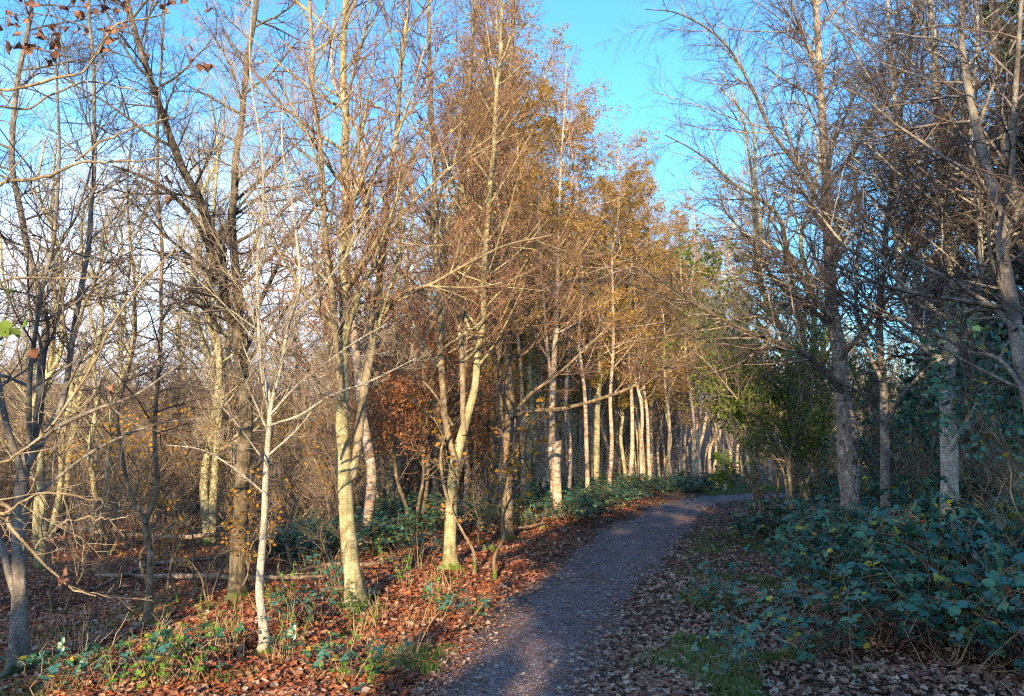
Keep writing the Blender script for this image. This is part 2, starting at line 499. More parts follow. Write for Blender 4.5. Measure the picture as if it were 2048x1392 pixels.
M['ivy_leaf'] = leafmat('ivy_leaf', [(0, (.018, .055, .032)), (.7, (.04, .10, .045)), (1, (.10, .16, .05))], .15, .4, .5)
M['grass'] = leafmat('grass', [(0, (.06, .15, .03)), (.6, (.11, .24, .05)), (1, (.28, .28, .09))], .3)
M['moss'] = leafmat('moss', [(0, (.05, .10, .01)), (1, (.14, .20, .03))], .1, .9)

def soil_mat():
    m, t, b, _ = newmat('soil')
    v = mapped(t, (1, 1, 1), 'Object')
    n1 = noise(t, 1.1, 6, .6, v); n2 = noise(t, 28, 6, .7, v)
    r = ramp(t, [(.3, (.045, .030, .022)), (.5, (.10, .060, .038)), (.62, (.15, .085, .05)), (.75, (.075, .09, .03))])
    t.links.new(n1.outputs['Fac'], r.inputs[0])
    r2 = ramp(t, [(.35, (.35, .3, .28)), (.5, (1, .9, .8)), (.65, (1.9, 1.5, 1.2))]); t.links.new(n2.outputs['Fac'], r2.inputs[0])
    t.links.new(mixrgb(t, 1.0, r.outputs[0], r2.outputs[0], 'MULTIPLY'), b.inputs['Base Color'])
    b.inputs['Roughness'].default_value = .95
    bump(t, b, n2.outputs['Fac'], .8, .04)
    return m
def path_mat():
    m, t, b, _ = newmat('path_gravel')
    v = mapped(t, (1, 1, 1), 'Object')
    vor = N(t, 'ShaderNodeTexVoronoi'); vor.inputs['Scale'].default_value = 75; t.links.new(v, vor.inputs['Vector'])
    vor2 = N(t, 'ShaderNodeTexVoronoi'); vor2.inputs['Scale'].default_value = 34; t.links.new(v, vor2.inputs['Vector'])
    n1 = noise(t, 1.3, 5, .6, v); n2 = noise(t, 11, 5, .6, v)
    base = ramp(t, [(.3, (.115, .099, .115)), (.5, (.158, .137, .153)), (.7, (.21, .18, .185))]); t.links.new(n1.outputs['Fac'], base.inputs[0])
    stone = ramp(t, [(0, (.35, .34, .36)), (.55, (.9, .9, .95)), (.85, (1.3, 1.25, 1.2)), (.96, (2.3, 2.2, 2.0)), (1, (3.0, 2.8, 2.4))])
    s = N(t, 'ShaderNodeSeparateColor'); t.links.new(vor.outputs['Color'], s.inputs[0]); t.links.new(s.outputs[0], stone.inputs[0])
    c = mixrgb(t, 1.0, base.outputs[0], stone.outputs[0], 'MULTIPLY')
    r2 = ramp(t, [(.35, (.65, .65, .68)), (.65, (1.3, 1.27, 1.2))]); t.links.new(n2.outputs['Fac'], r2.inputs[0])
    c = mixrgb(t, 1.0, c, r2.outputs[0], 'MULTIPLY')
    n7 = noise(t, 2.6, 7, .7, mapped(t, (1, .6, 1)))
    mk7 = ramp(t, [(.50, (0, 0, 0)), (.66, (.75, .75, .75))]); t.links.new(n7.outputs['Fac'], mk7.inputs[0])
    c = mixrgb(t, mk7.outputs[0], c, (.11, .075, .055))
    t.links.new(c, b.inputs['Base Color'])
    b.inputs['Roughness'].default_value = .85
    inv = N(t, 'ShaderNodeMath', operation='ADD'); t.links.new(vor.outputs['Distance'], inv.inputs[0]); t.links.new(vor2.outputs['Distance'], inv.inputs[1])
    bump(t, b, inv.outputs[0], .6, .01)
    return m
M['soil'] = soil_mat(); M['path'] = path_mat()

# ------------------------------------------------------------------ terrain and path
def axis(a, b, fine_lo, fine_hi, step, coarse):
    return np.unique(np.concatenate([np.arange(a, fine_lo, coarse), np.arange(fine_lo, fine_hi, step), np.arange(fine_hi, b + .1, coarse)]))
gx = np.unique(np.concatenate([axis(-30, 30, -9, 12, .14, .6), np.arange(-400, -30, 12), np.arange(30, 400, 12)]))
gy = np.unique(np.concatenate([axis(-20, 60, 1.5, 24, .14, .7), np.arange(-60, -20, 8), np.arange(60, 700, 10)]))
GX, GY = np.meshgrid(gx, gy)
GZ = ground(GX, GY)
nx, ny = len(gx), len(gy)
ii = np.arange(nx * ny).reshape(ny, nx)
q = np.stack([ii[:-1, :-1], ii[:-1, 1:], ii[1:, 1:], ii[1:, :-1]], -1).reshape(-1, 4)
tag(mesh('ground', np.column_stack([GX.ravel(), GY.ravel(), GZ.ravel() - 0.004]), [q], M['soil']), kind='structure')
# path sheet: 9 columns, edge wobble
t9 = np.linspace(0, 1, 11)
wob = (vnoise(np.arange(NP_) * .35, 1) - .5) * .16, (vnoise(np.arange(NP_) * .35, 7) - .5) * .16
A = PLs - (PRs - PLs) * (wob[0])[:, None]; B_ = PRs + (PRs - PLs) * (wob[1])[:, None]
XY = A[:, None, :] * (1 - t9)[None, :, None] + B_[:, None, :] * t9[None, :, None]
crown = 0.022 * np.sin(np.pi * t9)[None, :] + 0.006
V = np.concatenate([XY, (ground(XY[..., 0], XY[..., 1]) * 1.0 + crown)[..., None]], -1).reshape(-1, 3)
ii = np.arange(NP_ * 11).reshape(NP_, 11)
q = np.stack([ii[:-1, :-1], ii[:-1, 1:], ii[1:, 1:], ii[1:, :-1]], -1).reshape(-1, 4)
tag(mesh('path', V, [q], M['path']), kind='structure')

# ------------------------------------------------------------------ tree builders
def resample(P, R, n):
    seg = np.linalg.norm(np.diff(P, axis=0), axis=1); s = np.concatenate([[0], np.cumsum(seg)])
    t = np.linspace(0, s[-1], n)
    return np.column_stack([np.interp(t, s, P[:, k]) for k in range(3)]), np.interp(t, s, R)

def stem_from_pixels(pts, Y0, Y1, base=None):
    """pts [(px,py,width px)] traced up the stem; depth runs from Y0 at the foot to Y1 at the tip"""
    n = len(pts)
    P, R = [], []
    L0 = abs(pts[-1][1] - pts[0][1]) + abs(pts[-1][0] - pts[0][0]) + 1e-6
    acc = 0
    for i, (px, py, wd) in enumerate(pts):
        if i: acc += abs(py - pts[i - 1][1]) + abs(px - pts[i - 1][0])
        Y = Y0 + (Y1 - Y0) * min(1, acc / L0)
        P.append(at(px, py, Y)); R.append(wd * Y / F / 2)
    P, R = np.array(P), np.array(R)
    if base is not None: P[0] = base
    m = max(8, int(np.linalg.norm(np.diff(P, axis=0), axis=1).sum() / .07))
    S = catmull(np.column_stack([P, R[:, None]]), m)
    P, R = S[:, :3], np.maximum(S[:, 3], .0015)
    P = P + np.column_stack([(vnoise(P[:, 2] * 2.3 + 31 * pts[0][0], k * 3.3) - .5) * .035 for k in range(3)]) * smooth(0, .3, P[:, 2] - P[0, 2])[:, None]
    R = R * (1 + .10 * (vnoise(P[:, 2] * 5 + pts[0][0], 2.7) - .5))
    return P, R

STY = dict(
    grey=dict(k1=5.0, a1=(28, 62), l1=(.7, 2.0), t1=.05, k2=12, a2=(25, 60), l2=(.28, .65), k3=8, a3=(25, 65), l3=(.3, .65), w=(.07, .10, .12), tr=(.05, .03, .02)),
    birch=dict(k1=5.2, a1=(30, 68), l1=(.7, 1.9), t1=.04, k2=12, a2=(25, 60), l2=(.25, .6), k3=8, a3=(20, 50), l3=(.35, .8), w=(.06, .09, .10), tr=(.02, -.06, -.12)),
    dark=dict(k1=5.2, a1=(35, 75), l1=(.6, 1.9), t1=.05, k2=12, a2=(30, 70), l2=(.25, .65), k3=8, a3=(30, 75), l3=(.25, .6), w=(.10, .13, .15), tr=(.02, .02, .02)),
)
def crown_of(stems, sty, dens=1.0, lenk=1.0, zmin=1.0, g=None, mb=0, mt=1, keep=None, kk=None, r3=.0016, bias=None, sides1=5):
    """branches, branchlets and twigs for a list of stems -> Geo and twig ends"""
    s = STY[sty]
    g = g or Geo()
    ends, dirs = [], []
    for P, R in stems:
        Ls = np.linalg.norm(np.diff(P, axis=0), axis=1).sum()
        above = P[:, 2] > zmin
        if above.sum() < 4: continue
        P2, R2 = P[above], R[above]
        L2 = np.linalg.norm(np.diff(P2, axis=0), axis=1).sum()
        if L2 < .3: continue
        k = max(2, int(s['k1'] * L2 * dens))
        p, r = resample(P2, R2, 24)
        big = min(1.0, L2 / 3.0)
        A1, B1 = offshoots(p[None], r[None], k, s['t1'], .98, s['a1'], (-s['l1'][0] * lenk * big, -s['l1'][1] * lenk * big), 9, s['w'][0], s['tr'][0], .5, .25, .002, fall=.35, bias=bias)
        if keep is not None:
            kf = keep(A1); A1, B1 = A1[kf], B1[kf]
            if not len(A1): continue
        k2, k3 = (kk or (s['k2'], s['k3']))
        A2, B2 = offshoots(A1, B1, k2, .12, .97, s['a2'], s['l2'], 6, s['w'][1], s['tr'][1], .6, .3, .0014, flat=.8)
        A3, B3 = offshoots(A2, B2, k3, .15, 1.0, s['a3'], s['l3'], 4, s['w'][2], s['tr'][2], .7, .4, r3, flat=.8)
        g.add(*tubes(A1, B1, sides1), mb); g.add(*tubes(A2, B2, 4), mt); g.add(*tubes(A3, B3, 3), mt)
        ends.append(A3[:, -1]); dirs.append(A3[:, -1] - A3[:, -2])
        ends.append(A3[:, 2]); dirs.append(A3[:, -1] - A3[:, -2])
    if ends: return g, np.concatenate(ends), np.concatenate(dirs)
    return g, np.zeros((0, 3)), np.zeros((0, 3))

def leaves_at(root, ends, dirs, n, mat, size, tpl='simple', name='foliage', keep=None, clump=None):
    if keep is not None:
        k = keep(ends); ends, dirs = ends[k], dirs[k]
    if not len(ends): return None
    i = rng.integers(0, len(ends), n)
    if clump is not None:
        wgt = np.clip(vnoise(ends[:, 0] * clump + ends[:, 1] * .7, ends[:, 2] * clump) - .30, 0, 1) + .02
        i = rng.choice(len(ends), n, p=wgt / wgt.sum())
    pos = ends[i] + rng.standard_normal((n, 3)) * .03
    fr = rand_frames(n, (0, -.2, .35), .8, heading=dirs[i] / np.maximum(np.linalg.norm(dirs[i], axis=1, keepdims=True), 1e-9) + np.array([0, 0, -.5]))
    T = {'simple': tpl_simple, 'oval': tpl_oval}[tpl]()
    v, f = scatter(T, pos, fr, rng.uniform(size[0], size[1], n))
    g = Geo(); g.add(v, f)
    return g.build(name, mat, root, loc=np.array(root.location))

def hero(name, label, cat, group, Y, stems, sty, bk, tw, base_px=None, dens=1.0, lenk=1.0, zmin=1.3, flare=.5, limbs=(), keep=None, r3=.0016, kk=None, bias=None, ws=1.0):
    """stems[0] is the trunk; the others fork from it. Y: foot depth or None = where the pixel meets the ground"""
    f = stems[0]['p'][0]
    if Y is None:
        b = hit(f[0], f[1])
    else:
        b = at(f[0], f[1], Y); b[2] = ground(b[0], b[1])
    Y = b[1]
    root = empty(name, b, label, cat, group)
    allst = []
    for i, s in enumerate(stems):
        y0 = Y + s.get('d0', 0); y1 = Y + s.get('d1', 0)
        P, R = stem_from_pixels([(a_, b_, c_ * ws) for a_, b_, c_ in s['p']], y0, y1, base=b if i == 0 else None)
        if i == 0:
            hgt = P[:, 2] - b[2]
            R = R * (1 + flare * np.exp(-hgt / .12))
            P[0, 2] -= .12
        v_, q_ = tubes(P[None], R[None], 18 if i == 0 else 9, .015)
        if i == 0:      # root buttresses
            vv = v_.reshape(len(P), 18, 3); th = np.arange(18) / 18 * 2 * np.pi; ph = rng.uniform(0, 6.28)
            lob = np.clip(np.cos(2.5 * th + ph), 0, 1) ** 2 + .6 * np.clip(np.cos(2 * th - ph), 0, 1) ** 3
            k_ = (.55 * np.exp(-np.maximum(P[:, 2] - b[2], -.1) / .07))[:, None] * lob[None]
            vv += (vv - P[:, None, :]) * (k_ * [1])[..., None] * np.array([1, 1, 0])
        g = Geo(); g.add(v_, q_)
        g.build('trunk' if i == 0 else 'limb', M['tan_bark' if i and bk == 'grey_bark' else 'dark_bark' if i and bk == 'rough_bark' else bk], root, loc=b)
        allst.append((P, R))
    g, e, d = crown_of(allst, sty, dens, lenk, zmin, keep=keep, r3=r3, kk=kk, bias=bias)
    g.build('crown', [M[bk], M[tw]], root, loc=b)
    return root, e, d, allst

def S(*p, **kw): return dict(p=list(p), **kw)

# ------------------------------------------------------------------ trees near the path, left side
BIG = 'tall trees beside the path'
# main pair of stems, brightly lit
r, e, d, _ = hero('grey_barked_tree', 'thickest sunlit tree, greenish pale bark splitting into tall stems above a mossy foot', 'tree', None, None, [
    S((712,1222,54),(706,1180,50),(697,1110,46),(690,1000,42),(687,900,40),(688,780,33),(690,650,28),(689,480,25),(690,300,23),(688,150,20),(692,0,17),(690,-300,9),(695,-520,3), d1=.3),
    S((704,960,22),(716,880,26),(728,800,25),(745,700,23),(755,600,21),(765,480,18),(785,330,15),(800,150,13),(815,-20,11),(830,-350,4), d0=.05, d1=1.0),
    S((684,800,18),(672,700,19),(665,600,18),(650,480,16),(641,330,14),(625,150,12),(618,-40,10),(600,-350,4), d0=.0, d1=-.7),
    S((700,560,12),(735,505,11),(770,480,10),(800,430,9),(860,370,7),(930,310,5),(1000,260,3), d0=.1, d1=-.6),
    S((752,660,12),(800,590,11),(860,570,9),(930,530,8),(1010,490,6),(1100,470,4), d0=.4, d1=-.4),
    S((700,830,9),(640,770,8),(600,720,6),(560,690,5),(500,640,3), d0=-.02, d1=-1.2),
    ], 'grey', 'grey_bark', 'twig_red', dens=1.15, ws=0.7, zmin=1.9)
leaves_at(r, e, d, 260, M['gold_leaf'], (.03, .055), keep=lambda E: E[:, 2] > 2)
ENDS = {}
hero('dark_barked_tree', 'dim brown forked tree leaning left at the top, behind the pale sapling', 'tree', None, None, [
    S((474,1200,36),(476,1120,32),(480,1000,30),(487,900,30),(490,800,27),(478,700,26),(455,600,24),(432,500,22),(402,400,19),(365,330,17),(322,220,15),(265,50,12),(235,-60,10),(180,-300,4), d1=.6),
    S((489,810,16),(484,700,20),(474,560,19),(466,400,17),(480,250,14),(500,100,12),(520,-50,9),(540,-300,4), d0=.1, d1=1.2),
    S((440,545,13),(395,450,11),(340,385,10),(280,350,7),(225,330,4), d0=.2, d1=-.4),
    S((478,690,10),(540,560,9),(580,480,8),(640,400,6),(700,330,4), d0=.2, d1=1.3),
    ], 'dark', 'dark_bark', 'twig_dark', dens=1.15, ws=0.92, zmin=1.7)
hero('birch_sapling', 'slender pale sapling with a forked stem, just left of the thickest sunlit tree', 'tree', None, None, [
    S((529,1310,26),(525,1240,25),(521,1170,24),(524,1100,22),(531,1000,19),(536,900,17),(541,800,15),(528,730,11),(517,600,9),(524,450,8),(522,300,7),(500,150,5),(505,-40,4), d1=.3),
    S((541,820,11),(556,740,12),(572,660,11),(600,575,10),(592,450,7),(562,300,5),(570,150,3), d0=0, d1=-.5),
    S((541,830,8),(590,775,7),(640,735,6),(700,690,4),(770,650,2.4), d0=0, d1=-.7),
    S((540,850,8),(600,830,7),(660,790,6),(740,760,5),(830,715,3), d0=0, d1=.2),
    S((536,930,6),(480,860,5),(430,800,4),(380,720,3), d0=0, d1=-.6),
    S((533,990,6),(470,940,5),(400,900,4),(330,890,3), d0=0, d1=.3),
    ], 'grey', 'pale_bark', 'twig_pale', dens=1.2, lenk=.7, ws=0.66, zmin=1.2)
hero('grey_barked_tree', 'many-stemmed grey tree with a dark mossy foot at the left edge', 'tree', None, None, [
    S((38,1350,50),(39,1280,44),(38,1200,38),(36,1100,34),(40,1000,32),(48,930,28),(72,840,22),(86,720,20),(90,640,19),(62,520,17),(25,350,15),(35,180,13),(62,0,11),(70,-300,5), d1=.5),
    S((46,960,16),(30,890,17),(8,800,15),(-20,700,13),(-60,560,10),(-90,300,5), d0=0, d1=-.3),
    S((56,930,16),(95,860,17),(130,780,16),(148,640,14),(168,520,13),(183,420,12),(190,200,10),(182,0,8),(175,-260,3), d0=0, d1=.8),
    S((60,930,12),(52,840,13),(60,740,12),(84,600,11),(108,440,9),(118,250,7),(100,60,5), d0=.1, d1=-.5),
    S((45,900,13),(120,852,12),(190,820,11),(270,790,8),(340,740,6),(410,690,4), d0=0, d1=-.7),
    S((44,1010,11),(110,960,9),(190,900,8),(300,850,6),(400,835,4), d0=0, d1=.4),
    S((32,1200,14),(12,1130,18),(-15,1060,16),(-60,950,12),(-100,700,8), d0=0, d1=.1),
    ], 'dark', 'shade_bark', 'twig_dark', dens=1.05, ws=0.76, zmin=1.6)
hero('thin_tree', 'thin crooked sapling between the left edge tree and the dim forked tree', 'tree', None, None, [
    S((296,1255,20),(298,1180,17),(300,1110,16),(291,1045,15),(312,985,11),(308,860,10),(318,700,9),(324,520,8),(312,330,7),(325,120,5),(330,-120,3), d1=.5),
    S((291,1048,11),(262,980,10),(245,900,9),(232,830,8),(262,720,7),(270,560,6),(255,400,5),(262,250,3), d0=0, d1=.6),
    ], 'dark', 'brown_bark', 'twig_dark', dens=1.3, lenk=.8, ws=0.85, zmin=1.2)
r, e, d, _ = hero('grey_barked_tree', 'sunlit tree splitting chest-high into several stems, right of the thickest tree', 'tree', None, None, [
    S((900,1140,36),(902,1080,34),(904,1000,34),(914,920,32),(932,850,26),(950,760,21),(964,640,18),(974,480,16),(985,300,13),(1000,100,11),(1004,-60,9),(1010,-300,3), d1=.4),
    S((914,930,18),(893,850,19),(884,760,18),(878,650,16),(870,450,14),(862,200,12),(858,-60,9),(850,-260,3), d0=0, d1=-.8),
    S((928,870,14),(926,760,16),(918,620,14),(912,460,12),(930,280,10),(950,40,8),(960,-200,3), d0=0, d1=1.0),
    S((902,1020,9),(888,960,9),(884,900,8),(900,850,5), d0=0, d1=-.3),
    S((905,850,8),(860,780,7),(800,730,6),(740,700,4), d0=0, d1=-.6),
    ], 'grey', 'grey_bark', 'twig_red', dens=1.2, ws=0.68, zmin=2.0)
leaves_at(r, e, d, 2600, M['gold_leaf'], (.02, .045), clump=1.2, keep=lambda E: (E[:, 2] > 3) & (E[:, 0] > -.9))
ENDS['mid'] = (r, e, d)
r, e, d, _ = hero('brown_barked_tree', 'straight brown trunk with a mossy foot and one long bough over the path', 'tree', None, None, [
    S((1014,1082,31),(1013,1020,29),(1011,930,29),(1015,860,29),(1018,800,24),(1015,650,19),(1012,500,17),(1010,300,14),(1022,100,12),(1030,-80,9),(1035,-280,3), d1=.5),
    S((1018,835,12),(1060,822,12),(1120,818,11),(1190,800,9),(1260,775,8),(1330,735,6),(1390,700,4), d0=0, d1=-.5),
    S((1022,835,9),(1060,790,10),(1110,752,9),(1180,690,6),(1230,640,4), d0=0, d1=.5),
    S((1006,860,11),(998,760,12),(992,600,11),(985,430,9),(975,200,7),(968,-50,4), d0=0, d1=-.5),
    ], 'grey', 'brown_bark', 'twig_red', dens=1.1, ws=0.74, zmin=2.2)
leaves_at(r, e, d, 13000, M['gold_leaf'], (.022, .045), clump=.9, keep=lambda E: E[:, 2] > 3)
r, e, d, _ = hero('birch', 'peeling birch with a dark foot rising beside the broken stub, alone at the left verge', 'tree', None, None, [
    S((1110,1030,21),(1106,960,20),(1103,900,19),(1106,800,19),(1110,700,17),(1114,600,13),(1116,450,9),(1122,330,7),(1130,220,5),(1134,120,3), d1=.3),
    S((1106,800,9),(1098,740,10),(1090,640,8),(1080,500,6),(1078,350,4), d0=0, d1=.6)], 'birch', 'birch_bark', 'twig_red', dens=1.1, ws=0.62, zmin=3)
leaves_at(r, e, d, 9000, M['gold_leaf'], (.03, .06), clump=.8)

def stub():
    b = hit(1118, 1036)
    root = empty('broken_birch', b, 'broken-off birch stub with a splintered top leaning against the peeling birch', 'dead tree')
    P, R = stem_from_pixels([(1118,1036,20),(1115,980,19),(1113,930,18),(1115,885,19)], b[1], b[1], base=b)
    R *= 1 + .35 * np.exp(-(P[:, 2] - b[2]) / .15); P[0, 2] -= .1
    v, q = tubes(P[None], R[None], 12, .02)
    top = v.reshape(len(P), 12, 3); top[-1, :, 2] += rng.uniform(-.05, .13, 12)
    g = Geo(); g.add(top.reshape(-1, 3), q)
    c = len(P) - 1
    cap = np.concatenate([top[-1], [top[-1].mean(0) - [0, 0, .06]]]); g.add(cap, np.array([[i, (i + 1) % 12, 12] for i in range(12)]), 1)
    g.build('trunk', [M['birch_bark'], M['twig_pale']], root, loc=b)
stub()

# off-frame sycamore whose pale boughs reach in at the left
def sycamore():
    b = np.array([-3.9, 3.6, ground(-3.9, 3.6)])
    root = empty('sycamore', b, 'sycamore at the left edge, pale boughs and curled brown leaves reaching in', 'tree')
    st = []
    trunk = catmull([[-3.9,3.6,-.5,.11],[-3.85,3.6,1.2,.085],[-3.9,3.62,2.6,.075],[-3.8,3.7,4.2,.06],[-3.75,3.8,6.2,.03],[-3.7,3.9,7.5,.01]], 90)
    g = Geo(); g.add(*tubes(trunk[None, :, :3], trunk[None, :, 3], 12, .012)); g.build('trunk', M['pale_bark'], root, loc=b)
    specs = [
        ([(-3.86,3.6,1.35)], [(-60,1000,12),(0,1045,10),(70,1108,8),(120,1150,6),(178,1171,4)], 3.7, 3.6),
        ([], [(62,1100,6),(100,1080,5),(160,1048,5),(230,1040,4),(300,1032,3)], 3.65, 3.9),
        ([(-3.86,3.6,1.5)], [(-60,1020,10),(0,1032,8),(50,1000,7),(110,998,6),(180,1000,4)], 3.7, 3.4),
        ([(-3.9,3.6,2.3)], [(-80,420,13),(0,366,11),(90,350,10),(150,322,9),(210,322,7),(330,312,5)], 3.7, 4.1),
        ([], [(150,322,7),(200,285,7),(250,262,6),(330,240,4),(400,150,3)], 3.85, 4.0),
        ([(-3.88,3.6,2.8)], [(-80,180,12),(0,212,10),(110,185,9),(170,160,8),(215,85,7),(250,60,6),(330,40,4)], 3.7, 3.9),
        ([(-3.88,3.6,2.6)], [(-60,255,9),(0,210,8),(70,213,7),(200,165,6),(340,190,4)], 3.7, 4.2),
        ([(-3.86,3.6,1.9)], [(-60,600,9),(0,585,7),(60,568,6),(150,570,5),(230,572,3)], 3.7, 3.9),
        ([(-3.86,3.6,1.5)], [(-60,940,8),(60,900,8),(130,830,8),(190,740,8),(230,650,8),(290,560,6),(350,490,5),(380,420,3)], 3.7, 4.0)]
    for pre, px, y0, y1 in specs:
        n = len(px)
        px = [(a, b_, wd * .68) for a, b_, wd in px]
        rows = [[*p, px[0][2] * y0 / F / 2 * 1.2] for p in pre] + [[*at(a, b_, y0 + (y1 - y0) * i / (n - 1)), wd * (y0 + (y1 - y0) * i / (n - 1)) / F / 2] for i, (a, b_, wd) in enumerate(px)]
        c = catmull(rows, 60)
        c[:, :3] += .012 * rng.standard_normal((60, 3)).cumsum(0) * .35
        c[:, 3] = np.maximum(c[:, 3], .0015)
        g = Geo(); g.add(*tubes(c[None, :, :3], c[None, :, 3], 8, .05)); g.build('bough', M['tan_bark'], root, loc=b)
        st.append((c[:, :3], c[:, 3]))
    g, e, d = crown_of(st, 'dark', 1.1, .42, -5, kk=(5, 3), r3=.0012)
    g.build('crown', [M['tan_bark'], M['twig_pale']], root, loc=b)
    # curled brown leaves in clusters near the top left corner
    cs = [at(*p) for p in [(30,40,3.8),(70,95,3.8),(125,75,3.8),(130,20,3.8),(190,30,3.9),(165,10,3.9),(232,85,3.9),(215,60,3.9),(250,20,3.9),(120,100,3.85),(40,10,3.8),(285,15,4),(210,8,3.9),(330,25,4.0),(375,110,4.0),(15,75,3.8),(420,15,4.1),(85,50,3.8)]]
    pos = np.concatenate([c + rng.standard_normal((5, 3)) * [.06, .08, .04] for c in cs])
    v, f = scatter(tpl_curl(), pos, rand_frames(len(pos), (0, -.5, .1), .9), rng.uniform(.025, .055, len(pos)))
    pos2 = np.array([at(128, 1158, 3.6), at(135, 1150, 3.6), at(225, 770, 3.9), at(335, 350, 4.1), at(345,395,4.1), at(60,700,3.8)])
    v2, f2 = scatter(tpl_curl(), pos2, rand_frames(6, (0, -.5, .1), .8), rng.uniform(.04, .06, 6))
    g = Geo(); g.add(v, f); g.add(v2, f2); g.build('foliage', M['brown_leaf'], root, loc=b)
    v, f = scatter(tpl_oval(.45), np.array([at(5, 640, 3.7), at(20, 655, 3.7), at(45, 650, 3.7), at(0, 665, 3.7), at(8, 585, 3.7)]), rand_frames(5, (0, -.7, .6), .3, heading=np.array([[1., 0, 0]])), np.array([.07, .07, .06, .06, .06]))
    g = Geo(); g.add(v, f); g.build('foliage', M['green_leaf'], root, loc=b)
sycamore()

# ------------------------------------------------------------------ right side trees
hero('birch', 'tall rough-barked birch on the right, long dark boughs arching over the path', 'tree', None, 10.5, [
    S((1700,1010,64),(1697,940,62),(1690,850,58),(1682,760,50),(1675,680,46),(1664,590,38),(1657,480,32),(1650,350,27),(1643,220,24),(1636,80,21),(1632,-80,17),(1625,-330,8),(1620,-460,3), d1=.4),
    S((1688,790,18),(1640,735,17),(1590,700,16),(1500,665,13),(1400,612,10),(1300,542,8),(1230,505,6),(1180,470,4), d0=0, d1=-.9),
    S((1664,640,16),(1620,590,16),(1580,520,15),(1560,440,13),(1520,400,10),(1470,370,8),(1400,310,6),(1330,270,4), d0=0, d1=-.6),
    S((1655,640,13),(1600,600,12),(1550,560,11),(1500,480,9),(1450,420,7),(1440,380,4), d0=0, d1=.8),
    S((1652,430,14),(1600,340,13),(1540,260,11),(1500,170,10),(1440,80,8),(1360,30,5),(1290,20,3), d0=0, d1=-.5),
    S((1640,160,11),(1600,60,10),(1560,-40,8),(1480,-120,5),(1400,-130,3), d0=0, d1=.5),
    S((1650,380,12),(1720,280,11),(1790,160,9),(1840,20,7),(1860,-100,4), d0=0, d1=.6),
    S((1680,720,14),(1740,640,13),(1800,560,11),(1850,430,9),(1900,300,6),(1930,180,4), d0=0, d1=-.6),
    ], 'birch', 'rough_bark', 'twig_dark', dens=1.6, lenk=1.05, ws=0.62, zmin=2.4, r3=.0014)
hero('grey_barked_tree', 'pale trunk with a dark mossy foot standing in the brambles nearest the right corner', 'tree', None, None, [
    S((1893,1190,52),(1896,1120,46),(1899,1030,38),(1900,930,36),(1899,850,35),(1898,740,32),(1902,640,27),(1897,500,24),(1890,380,20),(1875,200,17),(1862,20,13),(1850,-200,7),(1845,-330,3), d1=.5),
    S((1896,760,18),(1860,690,18),(1825,640,16),(1800,560,15),(1788,420,13),(1796,250,10),(1780,80,8),(1770,-120,4), d0=0, d1=.9),
    S((1900,730,15),(1930,670,14),(1955,590,13),(1960,450,11),(1940,300,9),(1950,120,7),(1960,-100,4), d0=0, d1=-.7),
    S((1900,900,10),(1940,830,10),(1975,770,9),(2010,690,7),(2050,650,5), d0=0, d1=-.4),
    S((1897,640,12),(1830,590,11),(1770,540,9),(1700,500,7),(1640,430,5), d0=0, d1=-.9),
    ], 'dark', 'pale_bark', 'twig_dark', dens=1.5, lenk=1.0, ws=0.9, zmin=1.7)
hero('grey_barked_tree', 'slim grey trunk between the rough birch and the pale trunk on the right', 'tree', None, 8.6, [
    S((1768,1040,28),(1768,960,26),(1769,880,25),(1766,780,22),(1758,690,20),(1762,560,17),(1780,400,15),(1805,230,12),(1826,50,9),(1840,-160,5), d1=.4),
    S((1769,860,12),(1800,800,11),(1850,740,9),(1900,700,6), d0=0, d1=-.5),
    S((1764,760,11),(1730,690,11),(1715,600,10),(1720,450,8),(1705,300,6),(1700,150,3), d0=0, d1=.5),
    S((1768,850,10),(1720,790,9),(1660,760,7),(1600,720,4), d0=0, d1=-.5),
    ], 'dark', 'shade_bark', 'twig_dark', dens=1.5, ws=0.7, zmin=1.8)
hero('grey_barked_tree', 'leaning banded trunk forking at the right edge, its foot outside the view', 'tree', None, 5.6, [
    S((2110,1200,62),(2095,1000,54),(2075,850,46),(2045,720,38),(2012,560,32),(1996,420,27),(1962,300,23),(1935,180,19),(1922,60,16),(1925,-80,11),(1930,-300,5), d1=.7),
    S((2000,440,17),(2018,340,17),(2026,230,15),(2035,90,12),(2050,-80,9),(2060,-250,4), d0=.4, d1=-.2),
    S((2030,660,15),(1980,610,13),(1900,560,11),(1820,520,8),(1750,480,6),(1700,440,4), d0=.2, d1=.9),
    S((2060,800,12),(2000,720,11),(1930,700,9),(1860,660,7),(1780,650,4), d0=0, d1=1.0),
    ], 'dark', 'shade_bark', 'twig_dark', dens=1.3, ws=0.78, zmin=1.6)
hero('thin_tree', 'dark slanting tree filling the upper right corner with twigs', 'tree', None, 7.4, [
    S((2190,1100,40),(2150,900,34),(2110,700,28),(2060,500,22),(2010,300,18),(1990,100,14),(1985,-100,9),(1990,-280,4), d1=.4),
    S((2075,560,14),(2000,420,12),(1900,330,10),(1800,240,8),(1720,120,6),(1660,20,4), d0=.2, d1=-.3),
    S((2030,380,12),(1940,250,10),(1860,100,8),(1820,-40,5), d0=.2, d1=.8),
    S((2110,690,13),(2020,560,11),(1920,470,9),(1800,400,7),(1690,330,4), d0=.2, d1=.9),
    ], 'dark', 'shade_bark', 'twig_dark', dens=1.5, lenk=1.1, ws=0.7, zmin=1.8)

